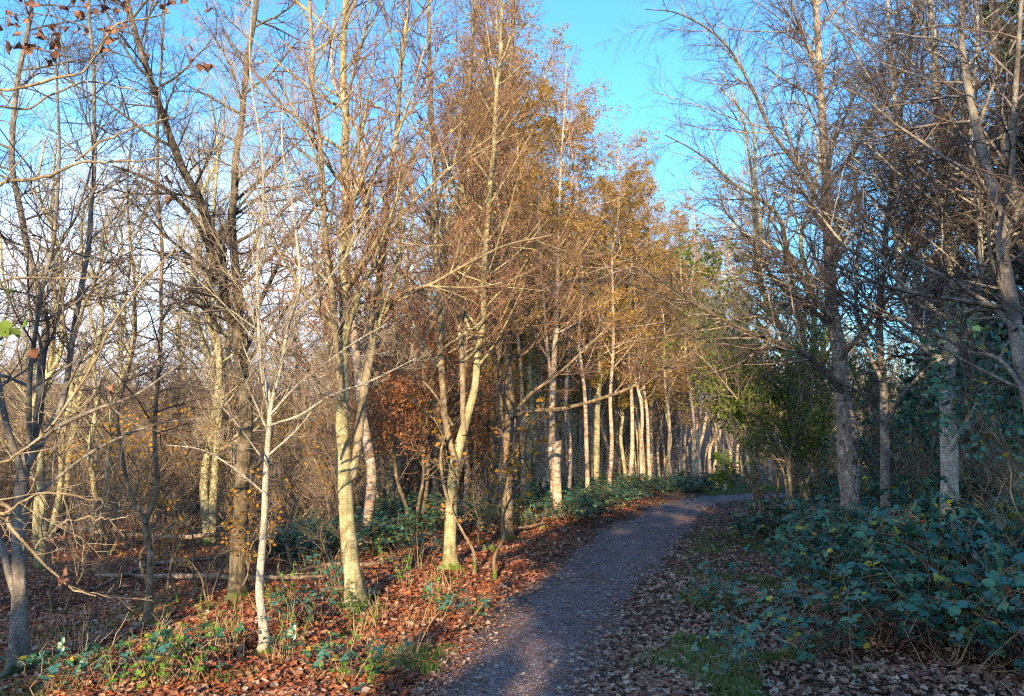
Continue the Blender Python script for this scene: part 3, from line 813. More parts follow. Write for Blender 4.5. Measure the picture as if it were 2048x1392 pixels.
# leafy hazel-like shrub leaning over the far bend
r, e, d, st = hero('hazel', 'many-stemmed green leaved shrub leaning over the path bend beside the rough birch', 'shrub', None, 13.5, [
    S((1575,1010,14),(1578,940,12),(1560,890,10),(1510,840,9),(1460,780,7),(1410,720,5),(1360,680,3), d1=-.5),
    S((1580,1010,10),(1588,930,10),(1560,860,9),(1510,770,8),(1480,680,6),(1470,600,3), d0=.1, d1=.6),
    S((1570,1010,10),(1530,985,8),(1480,960,6),(1430,930,4), d0=0, d1=-.5),
    S((1585,1010,10),(1600,900,9),(1600,780,8),(1580,660,5),(1560,590,3), d0=.2, d1=.4),
    S((1578,1010,9),(1560,930,8),(1520,900,7),(1480,840,5),(1420,800,3), d0=-.1, d1=.8),
    S((1590,1010,8),(1640,900,7),(1660,780,5),(1650,680,3), d0=0, d1=.6),
    ], 'grey', 'tan_bark', 'twig_pale', dens=1.3, lenk=.75, ws=0.55, zmin=.7, flare=.1)
leaves_at(r, e, d, 4600, M['green_leaf'], (.05, .09), clump=1.1, keep=lambda E: E[:, 2] > .8)

# ------------------------------------------------------------------ prototypes for the wood
def proto(name, h, r0, sty, bk, tw, stems=1, lean=.06, zmin=1.5, dens=1.0, lenk=1.0, kk=(7, 4), leaf=None, nleaf=0, lsize=(.04, .08), r3=.003, wave=.12, leafz=0):
    root = empty(name, (0, 0, 0), None, None)
    allst = []
    for s in range(stems):
        n = 9
        z = np.linspace(0, h * rng.uniform(.85, 1), n)
        ang = rng.uniform(0, 6.28)
        ln = lean * (1 + 1.2 * (stems > 1))
        x = np.cos(ang) * ln * z * (1 if stems == 1 else np.linspace(.3, 1, n)) + np.concatenate([[0], rng.normal(0, wave, n - 1)]) * np.linspace(.4, 1, n)
        y = np.sin(ang) * ln * z + np.concatenate([[0], rng.normal(0, wave, n - 1)]) * np.linspace(.4, 1, n)
        if stems > 1: x += np.cos(ang) * .12; y += np.sin(ang) * .12
        R = r0 * (1 - z / h * .93) * rng.uniform(.7, 1)
        c = catmull(np.column_stack([x, y, z, R]), 40)
        c[:, 3] = np.maximum(c[:, 3], .004)
        c[:, 3] *= 1 + .5 * np.exp(-c[:, 2] / .15)
        c[0, 2] -= .3
        allst.append((c[:, :3], c[:, 3]))
        g = Geo(); g.add(*tubes(c[None, :, :3], c[None, :, 3], 8, .03))
        g.build('trunk', M[bk], root)
    g, e, d = crown_of(allst, sty, dens, lenk, zmin, kk=kk, r3=r3, sides1=4)
    g.build('crown', [M[bk], M[tw]], root)
    if leaf: leaves_at(root, e, d, nleaf, M[leaf], lsize, clump=.8, keep=lambda E: E[:, 2] > leafz)
    return root
def copy_tree(o):
    c = o.copy(); COL.objects.link(c)
    for ch in o.children:
        k = ch.copy(); COL.objects.link(k); k.parent = c
    return c
used = set()
def place(p, x, y, s=1.0, rot=None, label='', cat='tree', group=None, tilt=0, dz=0, sz=None):
    o = p if p.name not in used else copy_tree(p)
    used.add(p.name)
    o.location = (x, y, ground(x, y) + dz)
    o.rotation_euler = (rng.normal(0, tilt), rng.normal(0, tilt), rng.uniform(0, 6.28) if rot is None else rot)
    o.scale = (s, s, sz or s)
    tag(o, label, cat, group)
    return o

birches = [proto('birch', 12.5, .078, 'birch', 'birch_bark', 'twig_red', lean=.03, zmin=3.2, dens=1.3, lenk=1.15, kk=(9, 5), leaf='gold_leaf', nleaf=11500, lsize=(.03, .07), leafz=3.6, wave=.10) for _ in range(3)]
birches += [proto('birch', 11.5, .065, 'birch', 'birch_bark', 'twig_red', lean=.05, zmin=2.6, dens=1.1, kk=(8, 5), leaf=None, wave=.14) for _ in range(3)]
greens = [proto('leafy_tree', 10.5, .11, 'grey', 'grey_bark', 'twig_red', lean=.04, zmin=2.2, dens=1.1, kk=(7, 4), leaf='green_gold_leaf', nleaf=9500, lsize=(.04, .07), leafz=2.6) for _ in range(2)]
bares = [proto('bare_tree', 9.5, .085, 'grey', 'grey_bark', 'twig_far', stems=s, lean=.05, zmin=.9, dens=.95, kk=(7, 4), wave=.18, r3=.0025) for s in (1, 2, 3)]
bares += [proto('bare_tree', 8.0, .07, 'dark', 'brown_bark', 'twig_far', stems=s, lean=.08, zmin=.6, dens=.95, kk=(7, 4), wave=.2, r3=.0025) for s in (1, 2)]
scrubs = [proto('thicket_bush', 3.6, .03, 'dark', 'brown_bark', 'twig_far', stems=6, lean=.16, zmin=.15, dens=1.7, lenk=.6, kk=(8, 5), r3=.003, wave=.15) for _ in range(3)]
coppers = [proto('copper_beech', 4.6, .045, 'grey', 'brown_bark', 'twig_red', stems=2, lean=.1, zmin=.8, dens=2.0, lenk=.8, kk=(8, 4), leaf='copper_leaf', nleaf=5200, lsize=(.045, .075)) for _ in range(2)]
yellows = [proto('young_beech', 2.5, .022, 'grey', 'brown_bark', 'twig_grey', stems=2, lean=.14, zmin=.25, dens=2.2, lenk=.75, kk=(6, 3), leaf='yellow_leaf', nleaf=230, lsize=(.045, .075)) for _ in range(2)]
evers = [proto('evergreen_tree', 9.0, .12, 'dark', 'brown_bark', 'twig_dark', stems=1, lean=.03, zmin=.5, dens=1.6, lenk=1.1, kk=(8, 4), leaf='ivy_leaf', nleaf=24000, lsize=(.09, .17)) for _ in range(2)]

# birches lining the bend, traced one by one: foot pixel, width, whether it still carries gold leaves
row = [(1188,985,22,1),(1244,972,18,1),(1264,966,19,0),(1296,978,17,1),(1308,962,21,1),(1143,958,13,1),(1160,955,9,0),(1072,960,13,0),(1034,1008,11,1),
       (985,1003,12,1),(960,1008,13,1),(1212,948,11,0),(1325,945,9,1),(1338,948,11,0),(1370,955,13,1),(1384,955,10,1),(1402,958,11,0),(1420,950,8,0),(1434,975,11,1),(1450,982,10,0),
       (785,1003,17,1),(600,1030,16,0),(722,1105,26,0),(350,965,11,0),(560,960,10,0),(1540,960,11,0),(1556,950,8,0),(1512,948,10,0)] + [(int(a), int(c), 9, 0) for a, c in [(1000,965),(1050,962),(1085,950),(1095,962),(1128,948),(1150,950),(1172,948),(1200,958),(1222,960),(1232,946),(1256,946),(1278,950),(1286,944),(1318,955),(1332,940),(1350,950),(1357,942),(1376,944),(1393,946),(1412,944),(1428,948),(1442,950),(1460,946),(1475,950),(1060,948),(1078,965),(1118,962),(1136,966),(1166,962),(1182,944),(1205,940),(1216,966),(1240,960),(1272,956),(1296,950),(1305,944),(1322,948),(1345,944),(1364,947),(890,965),(860,955),(930,960),(835,975)]]
for i, (px, py, wd, lf) in enumerate(row):
    b = hit(px, py)
    Y = b[1]
    rad_ = wd * Y / F / 2
    p = birches[i % 3] if lf else birches[3 + i % 3]
    s = float(np.clip(rad_ * (.62 if i < 9 else .9) / .068, .75, 1.5))
    hgt = rng.uniform(.88, 1.08) * (1.0 if px > 1000 else .85)
    lab = {0:'curving birch trunk rising from the bramble bank at the middle of the bend', 22:'flaking birch trunk close behind the thickest sunlit tree', 21:'lone birch far behind the pale sapling', 18:'thin white birch by the grass patch where the path ends', 19:'dark-footed birch closest to the grass patch at the path end', 20:'sunlit birch behind the copper leaves left of the forked tree'}.get(i)
    place(p, b[0], b[1], s, None, lab or 'slender white-barked birch standing in the row behind the bramble bank', 'tree', None if lab else 'birches lining the bend of the path', tilt=.02, sz=hgt)

for i, (px, Y, s, hz) in enumerate([(945,21,.95,.95),(1000,23,1,1.02),(1048,20,.95,.98),(1085,22,1.0,1.02),(1135,21,1,.95),(1175,20,.95,.84),(1215,22,1,.85),(1255,24,1,.84),(1300,25,1,.76),(1345,26,.95,.70),(1390,28,.9,.60)]):
    p = at(px, 900, Y)
    place(birches[i % 3], p[0], p[1], s, None, 'gold-leaved birch making up the bright canopy over the bend', 'tree', 'gold-leaved birches over the bend', sz=hz)
# scattered wood on both sides
def free(x, y, m=1.3):
    d, s = path_info([x], [y]); return d[0] > m
def wood(n, protos, region, label, group, cat='tree', smin=.8, smax=1.15, m=1.8, sep_=0.8, cond=None, cap=0):
    pts = []
    tries = 0
    while len(pts) < n and tries < n * 60:
        tries += 1
        y = region[0] + (region[1] - region[0]) * rng.random() ** .8
        px = rng.uniform(*region[2])
        x = (px - W / 2) / F * y
        if not free(x, y, m) or (cond and not cond(px, y, x)): continue
        if any((x - a) ** 2 + (y - b) ** 2 < sep_ ** 2 for a, b in pts): continue
        pts.append((x, y))
        s_ = rng.uniform(smin, smax)
        if cap and (px < 930 or px > 1470) and y > cap:
            s_ = min(s_, (1.6 + (HORIZON - rng.uniform(590, 700)) / F * y - ground(x, y)) / 8.6)
            if s_ < .35: continue
        place(protos[rng.integers(len(protos))], x, y, s_, None, label, cat, group, tilt=.03)
wood(38, bares, (13, 32, (-250, 1000)), 'thin bare tree in the open wood left of the path', 'bare trees in the left wood')
wood(24, birches[:3], (18, 40, (900, 1400)), 'gold-leaved birch in the wood behind the row on the bend', 'gold-leaved birches deep in the wood', m=2.5)
wood(24, birches[3:], (22, 50, (620, 1420)), 'birch deep in the wood behind the row on the bend', 'birches deep in the wood', cond=lambda px, y, x: px < 1400 - 0 * y)
wood(18, greens, (16, 32, (930, 1330)), 'tree holding green and gold leaves above the birch row', 'leafy trees above the bend', m=2.2)
wood(70, bares, (34, 75, (-200, 2250)), 'bare tree of the distant wood', 'bare trees of the distant wood', cap=28)
wood(60, birches[3:], (30, 70, (300, 1700)), 'distant bare birch beyond the bend', 'distant birches', sep_=1, cap=28)
wood(36, bares, (13, 32, (1620, 2300)), 'bare tree behind the brambles on the right', 'bare trees on the right', cap=24)
wood(50, scrubs, (13, 30, (-250, 960)), 'tangled bare bush in the left wood', 'bare bushes in the left wood', 'bush', .7, 1.2)
wood(110, scrubs, (26, 80, (-250, 2250)), 'bare bush of the distant undergrowth', 'bare bushes of the distant wood', 'bush', .9, 1.7)
wood(12, scrubs, (14, 28, (1560, 2300)), 'bare bush behind the right-hand brambles', 'bare bushes on the right', 'bush', .7, 1.1)
for i, (px, Y, s, lab) in enumerate([(770,16,1.0,'coppery leaved young beech right of the thickest sunlit tree'), (830,13.5,.8,'small coppery beech low beside the forked sunlit tree'), (860,19,1.15,'coppery beech far behind the forked sunlit tree'), (740,21,1.2,'tall coppery beech furthest back behind the thickest tree'), (960,18,.75,'coppery beech between the forked tree and the straight brown trunk')]):
    p = at(px, 900, Y); place(coppers[i % 2], p[0], p[1], s, None, lab, 'tree', None)
for i, (px, Y, s, lab) in enumerate([(420,10.0,.85,'yellow leaved young beech left of the dark forked tree'), (505,9.6,.7,'orange-yellow young beech between dark tree and pale sapling'), (340,10.8,.9,'yellow leaved young beech behind the thin crooked sapling'), (240,11.5,.95,'yellowing young beech behind the fallen branches on the left'),
        (130,9.5,.8,'sparse yellow young beech behind the left edge tree'), (600,11.5,.9,'yellow young beech behind the pale sapling'), (960,12.5,.55,'small yellow leaved sapling in front of the straight brown trunk'), (660,10,.55,'tiny yellow sapling beside the thickest sunlit trunk')]):
    p = at(px, 900, Y); place(yellows[i % 2], p[0], p[1], s, None, lab, 'sapling', None)
for i, (px, Y, s, lab) in enumerate([(2000,13,.78,'dark evergreen tree at the right edge behind the banded trunk'), (1590,36,.62,'distant evergreen beyond the hazel'), (2150,11,.9,'dark evergreen just outside the right edge'), (1760,30,.5,'small evergreen behind the slim grey trunk')]):
    p = at(px, 900, Y); place(evers[i % 2], p[0], p[1], s, None, lab, 'tree', None)

lows = [proto('young_beech', 1.35, .013, 'grey', 'brown_bark', 'twig_grey', stems=2, lean=.22, zmin=.3, dens=3, lenk=.42, kk=(6, 3), leaf='yellow_leaf', nleaf=190, lsize=(.03, .06), wave=.06) for _ in range(2)]
for i, (px, Y, s, lab) in enumerate([(455,7.9,.9,'bright orange-yellow beech sapling right in front of the dim forked tree'), (515,8.6,.85,'low orange-leaved sapling between the dim forked tree and the pale sapling'), (395,8.6,1.0,'low yellow-leaved sapling just left of the dim forked tree'), (975,9.4,1.55,'small sapling with bright yellow leaves right of the forked sunlit tree')]):
    p = at(px, 900, Y); place(lows[i % 2], p[0], p[1], s, None, lab, 'sapling', None)
maples = [proto('leafy_tree', 4.5, .035, 'grey', 'tan_bark', 'twig_pale', stems=4, lean=.17, zmin=1.0, dens=1.5, lenk=.75, kk=(6, 4), leaf='green_leaf', nleaf=3600, lsize=(.05, .09), leafz=1.5) for _ in range(2)]
for i, (px, Y, s, lab) in enumerate([(1520,14.6,1.0,'yellow-green leaved small tree by the bend, above the hazel'), (1610,16,1.0,'green leaved small tree behind the tall rough birch')]):
    p = at(px, 900, Y); place(maples[i], p[0], p[1], s, None, lab, 'tree', None)
# trees behind the photographer that shade the path
shades = [proto('evergreen_tree', 9.0, .12, 'dark', 'brown_bark', 'twig_dark', stems=1, lean=.01, zmin=.4, dens=1.8, lenk=1.4, kk=(8, 4), leaf='ivy_leaf', nleaf=45000, lsize=(.10, .2)) for _ in range(2)]
for i, (x, y, s) in enumerate([(-1.7,-9,.80), (-.5,-9.4,.80), (.3,-9.2,.86), (-.4,-10.6,.78), (2.1,-9.1,.88), (4.3,-9.5,1.22), (5.4,-9,1.6), (8.0,-9,1.65), (10.8,-9,1.6), (4.2,-11.5,1.5), (6.8,-11.5,1.75), (13.8,-9,1.5),
        (-6.5,-9,.78), (-8.2,-9,.86), (-10.0,-9.3,.86), (-11.9,-9,.86), (-13.9,-9.2,.8), (-16,-9,.8), (-18.2,-9,.8)]):
    place(shades[i % 2], x, y, s, None, 'evergreen standing behind the photographer', 'tree', 'evergreens behind the photographer')

# ------------------------------------------------------------------ brambles
def proto_bramble(nc, rad_, hgt, nl, leafsize, mat='bramble_leaf', name='bramble_bush'):
    root = empty(name, (0, 0, 0), None, None)
    g = Geo()
    a = rng.uniform(0, 6.28, nc); L_ = rad_ * rng.uniform(.5, 1.15, nc); hh = hgt * rng.uniform(.5, 1.15, nc)
    t = np.linspace(0, 1, 9)[None, :, None]
    s0 = rng.normal(0, rad_ * .3, (nc, 2))
    dirv = np.column_stack([np.cos(a), np.sin(a)])
    XY = s0[:, None, :] + dirv[:, None, :] * L_[:, None, None] * t + rng.normal(0, .03, (nc, 9, 2))
    Z = hh[:, None] * (1 - (1 - 1.55 * t[..., 0]) ** 2) + rng.normal(0, .015, (nc, 9))
    P = np.concatenate([XY, Z[..., None]], -1)
    R = np.linspace(.0035, .0015, 9)[None].repeat(nc, 0)
    g.add(*tubes(P, R, 4)); g.build('canes', M['cane'], root)
    i = rng.integers(0, nc, nl); x = rng.uniform(1.2, 7.99, nl); j = x.astype(int); u = (x - j)[:, None]
    pos = P[i, j] * (1 - u) + P[i, j + 1] * u + rng.normal(0, .05, (nl, 3))
    fr = rand_frames(nl, (0, -.15, 1), .38, heading=np.column_stack([dirv[i] + rng.normal(0, .7, (nl, 2)), np.full(nl, -.25)]))
    v, f = scatter(tpl_trifoliate(), pos, fr, rng.uniform(leafsize[0], leafsize[1], nl))
    g = Geo(); g.add(v, f); g.build('foliage', M[mat], root)
    return root
M['cane'] = twigmat('cane', (.16, .09, .06), (.42, .30, .18))
brs = [proto_bramble(34, .75, .55, 190, (.045, .115)) for _ in range(4)]
brf = [proto_bramble(24, .9, .6, 420, (.045, .08)) for _ in range(2)]
brl = [proto_bramble(16, .4, .28, 50, (.045, .075)) for _ in range(2)]
def in_right(x, y): 
    d, s = path_info([x], [y]); return (s[0] > 0), d[0]
cnt = 0; pts = []; tr_ = 0
while cnt < 95 and tr_ < 9000:
    tr_ += 1
    y = 3.9 + 13.3 * rng.random() ** 1.2; x = rng.uniform(.8, 10)
    s_, d_ = in_right(x, y)
    edge = 1.15 + .5 * vnoise(y * .7, 3.3) + .35 * (y < 5) 
    if not s_ or d_ < edge or x / y > .85: continue
    if any((x - a) ** 2 + (y - b) ** 2 < .36 ** 2 for a, b in pts): continue
    pts.append((x, y)); cnt += 1
    tall = .6 + .8 * float(smooth(.8, 3.0, d_)) * rng.uniform(.5, 1.2)
    place(brs[cnt % 4], x, y, rng.uniform(.85, 1.2), None, 'leafy bramble clump in the thicket right of the path', 'bramble', 'brambles right of the path', sz=tall * rng.uniform(.8, 1.2))
shrubs = [proto('leafy_shrub', 2.3, .016, 'grey', 'tan_bark', 'twig_grey', stems=6, lean=.17, zmin=.3, dens=1.5, lenk=.55, kk=(5, 3), leaf='bramble_leaf', nleaf=620, lsize=(.05, .11), r3=.0015) for _ in range(2)]
for i, (px, Y, s) in enumerate([(2110,6.4,.8),(2150,7.2,1.0),(2050,9.6,1.05),(2110,9.0,1.2),(1985,10.5,1.05),(1830,12.5,.8),(1640,13.5,.7),(1930,12.5,.9),(1985,9.4,.95),(1870,11,.85),(1750,11.8,.75),(2060,11.5,1.2)]):
    x = (px - W / 2) / F * Y
    place(shrubs[i % 2], x, Y, s, None, 'upright dark green leafy shrub behind the brambles at the right', 'shrub', 'leafy shrubs behind the right-hand brambles')
# bank of brambles inside the bend
cnt = 0; pts = []; tr_ = 0
while cnt < 46 and tr_ < 9000:
    tr_ += 1
    y = rng.uniform(13.5, 27); px = rng.uniform(1090, 1460) ; x = (px - W / 2) / F * y
    d_, s_ = path_info([x], [y])
    if d_[0] < .9 or d_[0] > 4.5: continue
    if any((x - a) ** 2 + (y - b) ** 2 < .5 ** 2 for a, b in pts): continue
    pts.append((x, y)); cnt += 1
    place(brf[cnt % 2], x, y, rng.uniform(.8, 1.15), None, 'low bramble clump on the bank inside the bend', 'bramble', 'brambles inside the bend', sz=rng.uniform(.4, .85))
for i in range(24):
    Y = rng.uniform(11, 17); px = rng.uniform(560, 1080); p = at(px, 900, Y)
    if free(p[0], p[1], 1.9): place(brf[i % 2], p[0], p[1], rng.uniform(.5, .95), None, 'straggling bramble clump under the left-hand trees', 'bramble', 'brambles under the left trees')
for i, (px, py) in enumerate([(330,1375),(200,1385),(90,1400),(690,1370),(610,1260),(660,1180),(840,1120),(930,1245),(1060,1055),(1050,1050),(560,1245),(1140,1050),(1470,1240),(1440,1160),(1480,1090),(1460,1320),(1500,1380),(1410,1220)]):
    b = hit(px, py); place(brl[i % 2], b[0], b[1], rng.uniform(.6, 1.0), None, 'small bramble shoot growing through the fallen leaves', 'bramble', 'bramble shoots in the leaf litter', sz=rng.uniform(.7, 1.2))
def greenshoot():
    root = empty('seedling', (0, 0, 0), None, None)
    n = 5
    P = np.zeros((n, 7, 3)); a = rng.uniform(0, 6.28, n)
    t = np.linspace(0, 1, 7)
    for i in range(n):
        l = rng.uniform(.25, .6); P[i] = np.column_stack([np.cos(a[i]) * t * .16, np.sin(a[i]) * t * .16, l * t]) + rng.normal(0, .01, (7, 3))
    P[:, 0] = rng.normal(0, .03, (n, 3)) * [1, 1, 0]
    g = Geo(); g.add(*tubes(P, np.full((n, 7), .002), 4)); g.build('stem', M['straw'], root)
    m = 46; i = rng.integers(0, n, m); j = rng.integers(2, 7, m)
    v, f = scatter(tpl_oval(.38), P[i, j] + rng.normal(0, .012, (m, 3)), rand_frames(m, (0, -.4, 1), .5), rng.uniform(.035, .065, m))
    g = Geo(); g.add(v, f); g.build('foliage', M['bright'], root); return root
M['bright'] = leafmat('bright_leaf', [(0, (.10, .26, .04)), (.7, (.20, .38, .06)), (1, (.42, .45, .08))], .4)
shoots = [greenshoot() for _ in range(3)]
for i, (px, py) in enumerate([(320,1380),(345,1350),(300,1330),(390,1370),(280,1390),(230,1395),(430,1300),(470,1290),(545,1230),(575,1210),(620,1150),(640,1120),(655,1080),(690,1240),(745,1260),(800,1170),(815,1150),(770,1140),(880,1230),(1000,1030),(1050,1055),(1040,1060),(340,1230),(410,1255),(600,1290),(560,1300),(950,1240),(680,1375),(740,1380)]):
    b = hit(px, py); place(shoots[i % 3], b[0], b[1], rng.uniform(.4, .85), None, 'bright green leafy seedling in the sunlit verge', 'seedling', 'green seedlings on the left verge')

# dry grass and stalk tufts on the left verge
def drytuft():
    root = empty('dry_stalks', (0, 0, 0), None, None)
    n = 11
    a = rng.uniform(0, 6.28, n); l = rng.uniform(.1, .42, n); ln = rng.uniform(.05, .6, n)
    t = np.linspace(0, 1, 7)[None]
    P = np.stack([np.cos(a)[:, None] * ln[:, None] * l[:, None] * t ** 1.5, np.sin(a)[:, None] * ln[:, None] * l[:, None] * t ** 1.5, l[:, None] * t * (1 - .35 * ln[:, None] * t)], -1)
    P += rng.normal(0, .006, P.shape); P[..., :2] += rng.normal(0, .07, (n, 1, 2))
    R = np.linspace(.0028, .001, 7)[None] * rng.uniform(.5, 1.5, (n, 1))
    g = Geo(); g.add(*tubes(P, R, 4)); g.build('stalks', M['straw'], root); return root
tufts = [drytuft() for _ in range(5)]
for i in range(52):
    px = rng.uniform(400, 960) if i < 42 else rng.uniform(20, 400); py = rng.uniform(1130, 1330)
    b = hit(px, py)
    if free(b[0], b[1], .25): place(tufts[i % 5], b[0], b[1], rng.uniform(.6, 1.1), None, 'tuft of dry straw-coloured stalks on the left verge', 'dry grass', 'dry stalks on the left verge')
for i in range(22):
    y = rng.uniform(3.5, 10); x = rng.uniform(1, 6)
    s_, d_ = in_right(x, y)
    if s_ and d_ > .8: place(tufts[i % 5], x, y, rng.uniform(.8, 1.3), None, 'tuft of dead stalks tangled in the right-hand brambles', 'dry grass', 'dead stalks among the brambles', tilt=.4)

# ------------------------------------------------------------------ fallen branches, stump, sticks
def fallen(px, wids, label, mat='dead_wood', lift=.06, name='fallen_branch', tw=True):
    pts_ = [hit(a, b) for a, b in px]
    rows = [[p[0], p[1], p[2] + lift + wd * p[1] / F / 2, wd * p[1] / F / 2] for p, wd in zip(pts_, wids)]
    c = catmull(rows, 50); c[:, :3] += rng.normal(0, .004, (50, 3)); c[:, 3] = np.maximum(c[:, 3], .002)
    o = c[0, :3].copy()
    root = empty(name, o, label, 'branch')
    g = Geo(); g.add(*tubes(c[None, :, :3], c[None, :, 3], 9, .04)); g.build('bough', M[mat], root, loc=o)
    if tw:
        g, e, d = crown_of([(c[:, :3], c[:, 3])], 'dark', .8, .4, -9, kk=(4, 2), mb=0, mt=1, r3=.0012)
        g.build('crown', [M[mat], M['twig_grey']], root, loc=o)  # spray of side twigs on the fallen branch, not a tree crown
fallen([(125,1085),(200,1100),(290,1108),(380,1110),(460,1100),(520,1088)], [6,9,9,9,8,5], 'long pale fallen branch lying highest across the hollow on the left', lift=.28)
fallen([(190,1165),(300,1168),(400,1170),(470,1172),(560,1175),(640,1172)], [6,9,10,9,8,5], 'reddish fallen branch lying level behind the dark forked tree', 'dead_wood', .08)
fallen([(180,1200),(240,1172),(300,1148),(360,1140),(430,1132),(470,1118)], [5,8,9,8,7,4], 'fallen branch slanting up towards the dark forked tree', 'dead_wood', .1)
fallen([(540,1080),(600,1085),(660,1085)], [8,10,9], 'short cut log end behind the pale sapling', 'dead_wood', .12, tw=False)
fallen([(560,1135),(610,1115),(660,1105),(740,1080),(800,1090)], [5,6,6,5,3], 'thin fallen branch behind the thickest sunlit tree', 'dead_wood', .15)
fallen([(590,1165),(660,1150),(740,1150),(830,1130)], [6,7,7,4], 'fallen bough close behind the foot of the thickest tree', 'dead_wood', .1)
fallen([(720,1075),(800,1055),(880,1048),(960,1040),(1060,1045)], [4,6,6,5,3], 'long thin brush branch behind the forked sunlit tree', 'dead_wood', .25)
fallen([(900,1075),(960,1060),(1020,1072),(1090,1060)], [4,5,5,3], 'brush branch lying at the foot of the straight brown trunk', 'dead_wood', .1)
fallen([(640,1190),(700,1192),(760,1196)], [10,12,11], 'mossy log behind the foot of the thickest sunlit tree', 'dead_wood', .02, tw=False, name='log')
fallen([(700,1125),(760,1110),(830,1098),(880,1102)], [4,5,5,3], 'bent dead branch between the thickest and forked trees', 'dead_wood', .2)
fallen([(0,1352),(120,1315),(240,1280),(330,1262)], [3,4,4,3], 'thin stick lying on the leaves in the left corner', 'dead_wood', .06, tw=False, name='stick')
fallen([(200,1330),(260,1290),(330,1240)], [3,4,2], 'slanting thin stick beside the crooked sapling', 'dead_wood', .1, tw=False, name='stick')
fallen([(1255,1158),(1270,1152),(1276,1166),(1272,1180),(1298,1155)], [2,3,3,3,3], 'kinked dark stick lying on the right edge of the path', 'dead_wood', .03, tw=False, name='stick')
fallen([(1298,1155),(1320,1168),(1345,1180)], [3,3,2], 'straight end of the dark stick on the right verge', 'dead_wood', .03, tw=False, name='stick')
fallen([(1455,1300),(1530,1340),(1600,1380)], [4,4,3], 'long pale dead stem slanting down through the right brambles', 'dead_wood', .25, tw=False, name='stick')
def stump(px, py, wd, hpx, label):
    b = hit(px, py); R_ = wd * b[1] / F / 2; h_ = hpx * b[1] / F
    root = empty('stump', b, label, 'stump')
    z = np.array([-.1, 0, .3, .7, .95, 1.0]) * h_; rr = np.array([1.5, 1.3, 1.05, .98, .96, .9]) * R_
    P = np.column_stack([np.full(6, b[0]), np.full(6, b[1]), b[2] + z])
    v, q = tubes(P[None], rr[None], 16, .05)
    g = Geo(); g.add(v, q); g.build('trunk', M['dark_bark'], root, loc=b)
    ring = v.reshape(6, 16, 3)[-1]
    g = Geo(); g.add(np.concatenate([ring, [ring.mean(0)]]), np.array([[i, (i + 1) % 16, 16] for i in range(16)])); g.build('cut_face', M['brown_bark'], root, loc=b)
stump(978, 1103, 24, 14, 'small sawn mossy stump at the left edge of the path')
stump(1084, 1058, 14, 12, 'tiny rotten stump between the straight trunk and the broken birch')

# ------------------------------------------------------------------ leaf litter and grass
LT = [tpl_litter(s) for s in range(5)]
def litter(name, n, xy, mat, size, zoff=.008, spread=.28):
    g = Geo()
    for k in range(5):
        q = xy[k::5]
        pos = np.column_stack([q, ground(q[:, 0], q[:, 1]) + zoff + rng.random(len(q)) * .02])
        v, f = scatter(LT[k], pos, rand_frames(len(q), (0, -.12, 1), spread), rng.uniform(size[0], size[1], len(q)))
        g.add(v, f)
    return tag(g.build(name, mat, smooth_=True), kind='stuff')
def sample(n, ylo, yhi, pxlo, pxhi, pw=1.7, accept=None):
    out = []
    tot = 0
    while tot < n:
        y = ylo * (yhi / ylo) ** (rng.random(n) ** 1.0); px = rng.uniform(pxlo, pxhi, n)
        x = (px - W / 2) / F * y
        k = accept(x, y)
        out.append(np.column_stack([x[k], y[k]])); tot += k.sum()
    return np.concatenate(out)[:n]
def acc_left(x, y):
    d, s = path_info(x, y)
    den = smooth(-.12, .35, d + .25 * (vnoise(x * 2.5, y * 2.5) - .5))
    return (s < 0) & (rng.random(len(x)) < den)
def acc_right(x, y):
    d, s = path_info(x, y)
    den = smooth(-.25, .25, d) * (.45 + .55 * smooth(.3, .6, vnoise(x * 1.7 + 9, y * 1.7))) * (1 - .5 * smooth(1.5, 3, d))
    return (s > 0) & (rng.random(len(x)) < den)
def acc_path(x, y):
    d, s = path_info(x, y)
    den = .06 + .5 * smooth(-.45, .0, d) + .25 * smooth(.58, .75, vnoise(x * 1.2, y * 1.2 + 4))
    return (d < .05) & (rng.random(len(x)) < den)
litter('fallen_leaves', 0, sample(8000, 3.6, 20, -60, 1330, accept=acc_left), M['litter_dull'], (.03, .08), zoff=.014, spread=.45)
litter('fallen_leaves', 0, sample(85000, 3.6, 26, -60, 1330, accept=acc_left), M['litter'], (.025, .065))
litter('fallen_leaves', 0, sample(30000, 3.4, 26, 1100, 2080, accept=acc_right), M['litter_dull'], (.03, .065))
litter('fallen_leaves', 0, sample(4200, 3.4, 20, 800, 1500, accept=acc_path), M['litter_dull'], (.02, .055), zoff=.022, spread=.15)
litter('leaf_fragments', 0, sample(26000, 3.4, 24, 800, 1500, accept=lambda x, y: path_info(x, y)[0] < .05), M['litter_dull'], (.004, .016), zoff=.024, spread=.1)
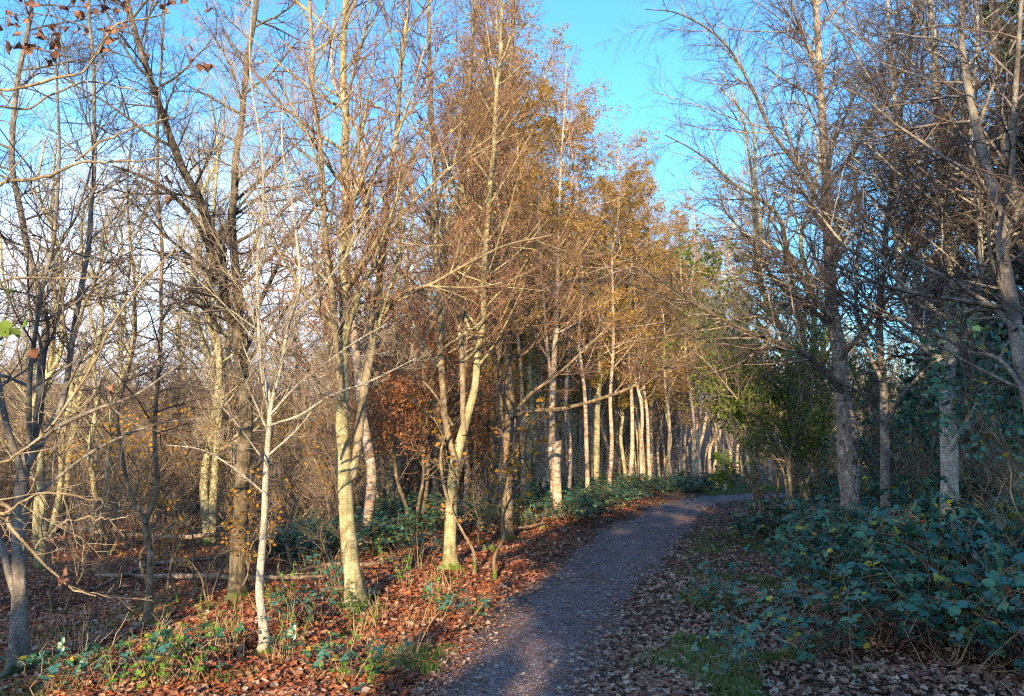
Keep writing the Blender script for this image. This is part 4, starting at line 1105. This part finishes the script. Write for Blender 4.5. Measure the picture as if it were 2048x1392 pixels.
def grass(n, xy, hmin, hmax):
    a = rng.uniform(0, 6.28, n); l = rng.uniform(hmin, hmax, n); wv = rng.uniform(.0015, .0035, n)
    z = ground(xy[:, 0], xy[:, 1]) - .005
    b = np.column_stack([xy, z]); sd = np.column_stack([-np.sin(a), np.cos(a), a * 0]); fw = np.column_stack([np.cos(a), np.sin(a), a * 0])
    k = rng.uniform(.2, .8, n)[:, None]
    m_ = b + fw * l[:, None] * .35 * k; m_[:, 2] += l * .6
    t_ = b + fw * l[:, None] * .9 * k; t_[:, 2] += l * (1 - .3 * k[:, 0])
    v = np.stack([b - sd * wv[:, None], b + sd * wv[:, None], m_ - sd * wv[:, None] * .8, m_ + sd * wv[:, None] * .8, t_], 1).reshape(-1, 3)
    o = (np.arange(n) * 5)[:, None]
    return v, np.concatenate([np.array([[0, 1, 3]]) + o, np.array([[0, 3, 2]]) + o, np.array([[2, 3, 4]]) + o])
def acc_grassR(x, y):
    d, s = path_info(x, y)
    den = smooth(.05, .5, d) * (1 - smooth(1.2, 2.0, d)) * smooth(.42, .62, vnoise(x * 2.2 + 3, y * 2.2))
    return (s > 0) & (rng.random(len(x)) < den)
def acc_grassL(x, y):
    d, s = path_info(x, y)
    den = (1 - smooth(.25, .7, d)) * smooth(-.05, .1, d) * smooth(.5, .68, vnoise(x * 2.6 + 13, y * 2.6)) * (y < 6.5) + .25 * smooth(.62, .75, vnoise(x * 1.6, y * 1.6 + 30)) * (d > 1)
    return (s < 0) & (rng.random(len(x)) < den)
g = Geo()
for xy, h0, h1 in ((sample(22000, 3.4, 14, 1100, 1800, accept=acc_grassR), .03, .09), (sample(9000, 3.4, 10, 0, 1000, accept=acc_grassL), .03, .09)):
    v, f = grass(len(xy), xy, h0, h1); g.add(v, f)
xy = np.column_stack([rng.uniform(5.4, 12, 16000), rng.uniform(21.5, 26, 16000)]); xy = xy[path_info(xy[:, 0], xy[:, 1])[0] > .15]
v, f = grass(len(xy), xy, .06, .14); v = v; g.add(v, f)
tag(g.build('grass', M['grass']), kind='stuff')
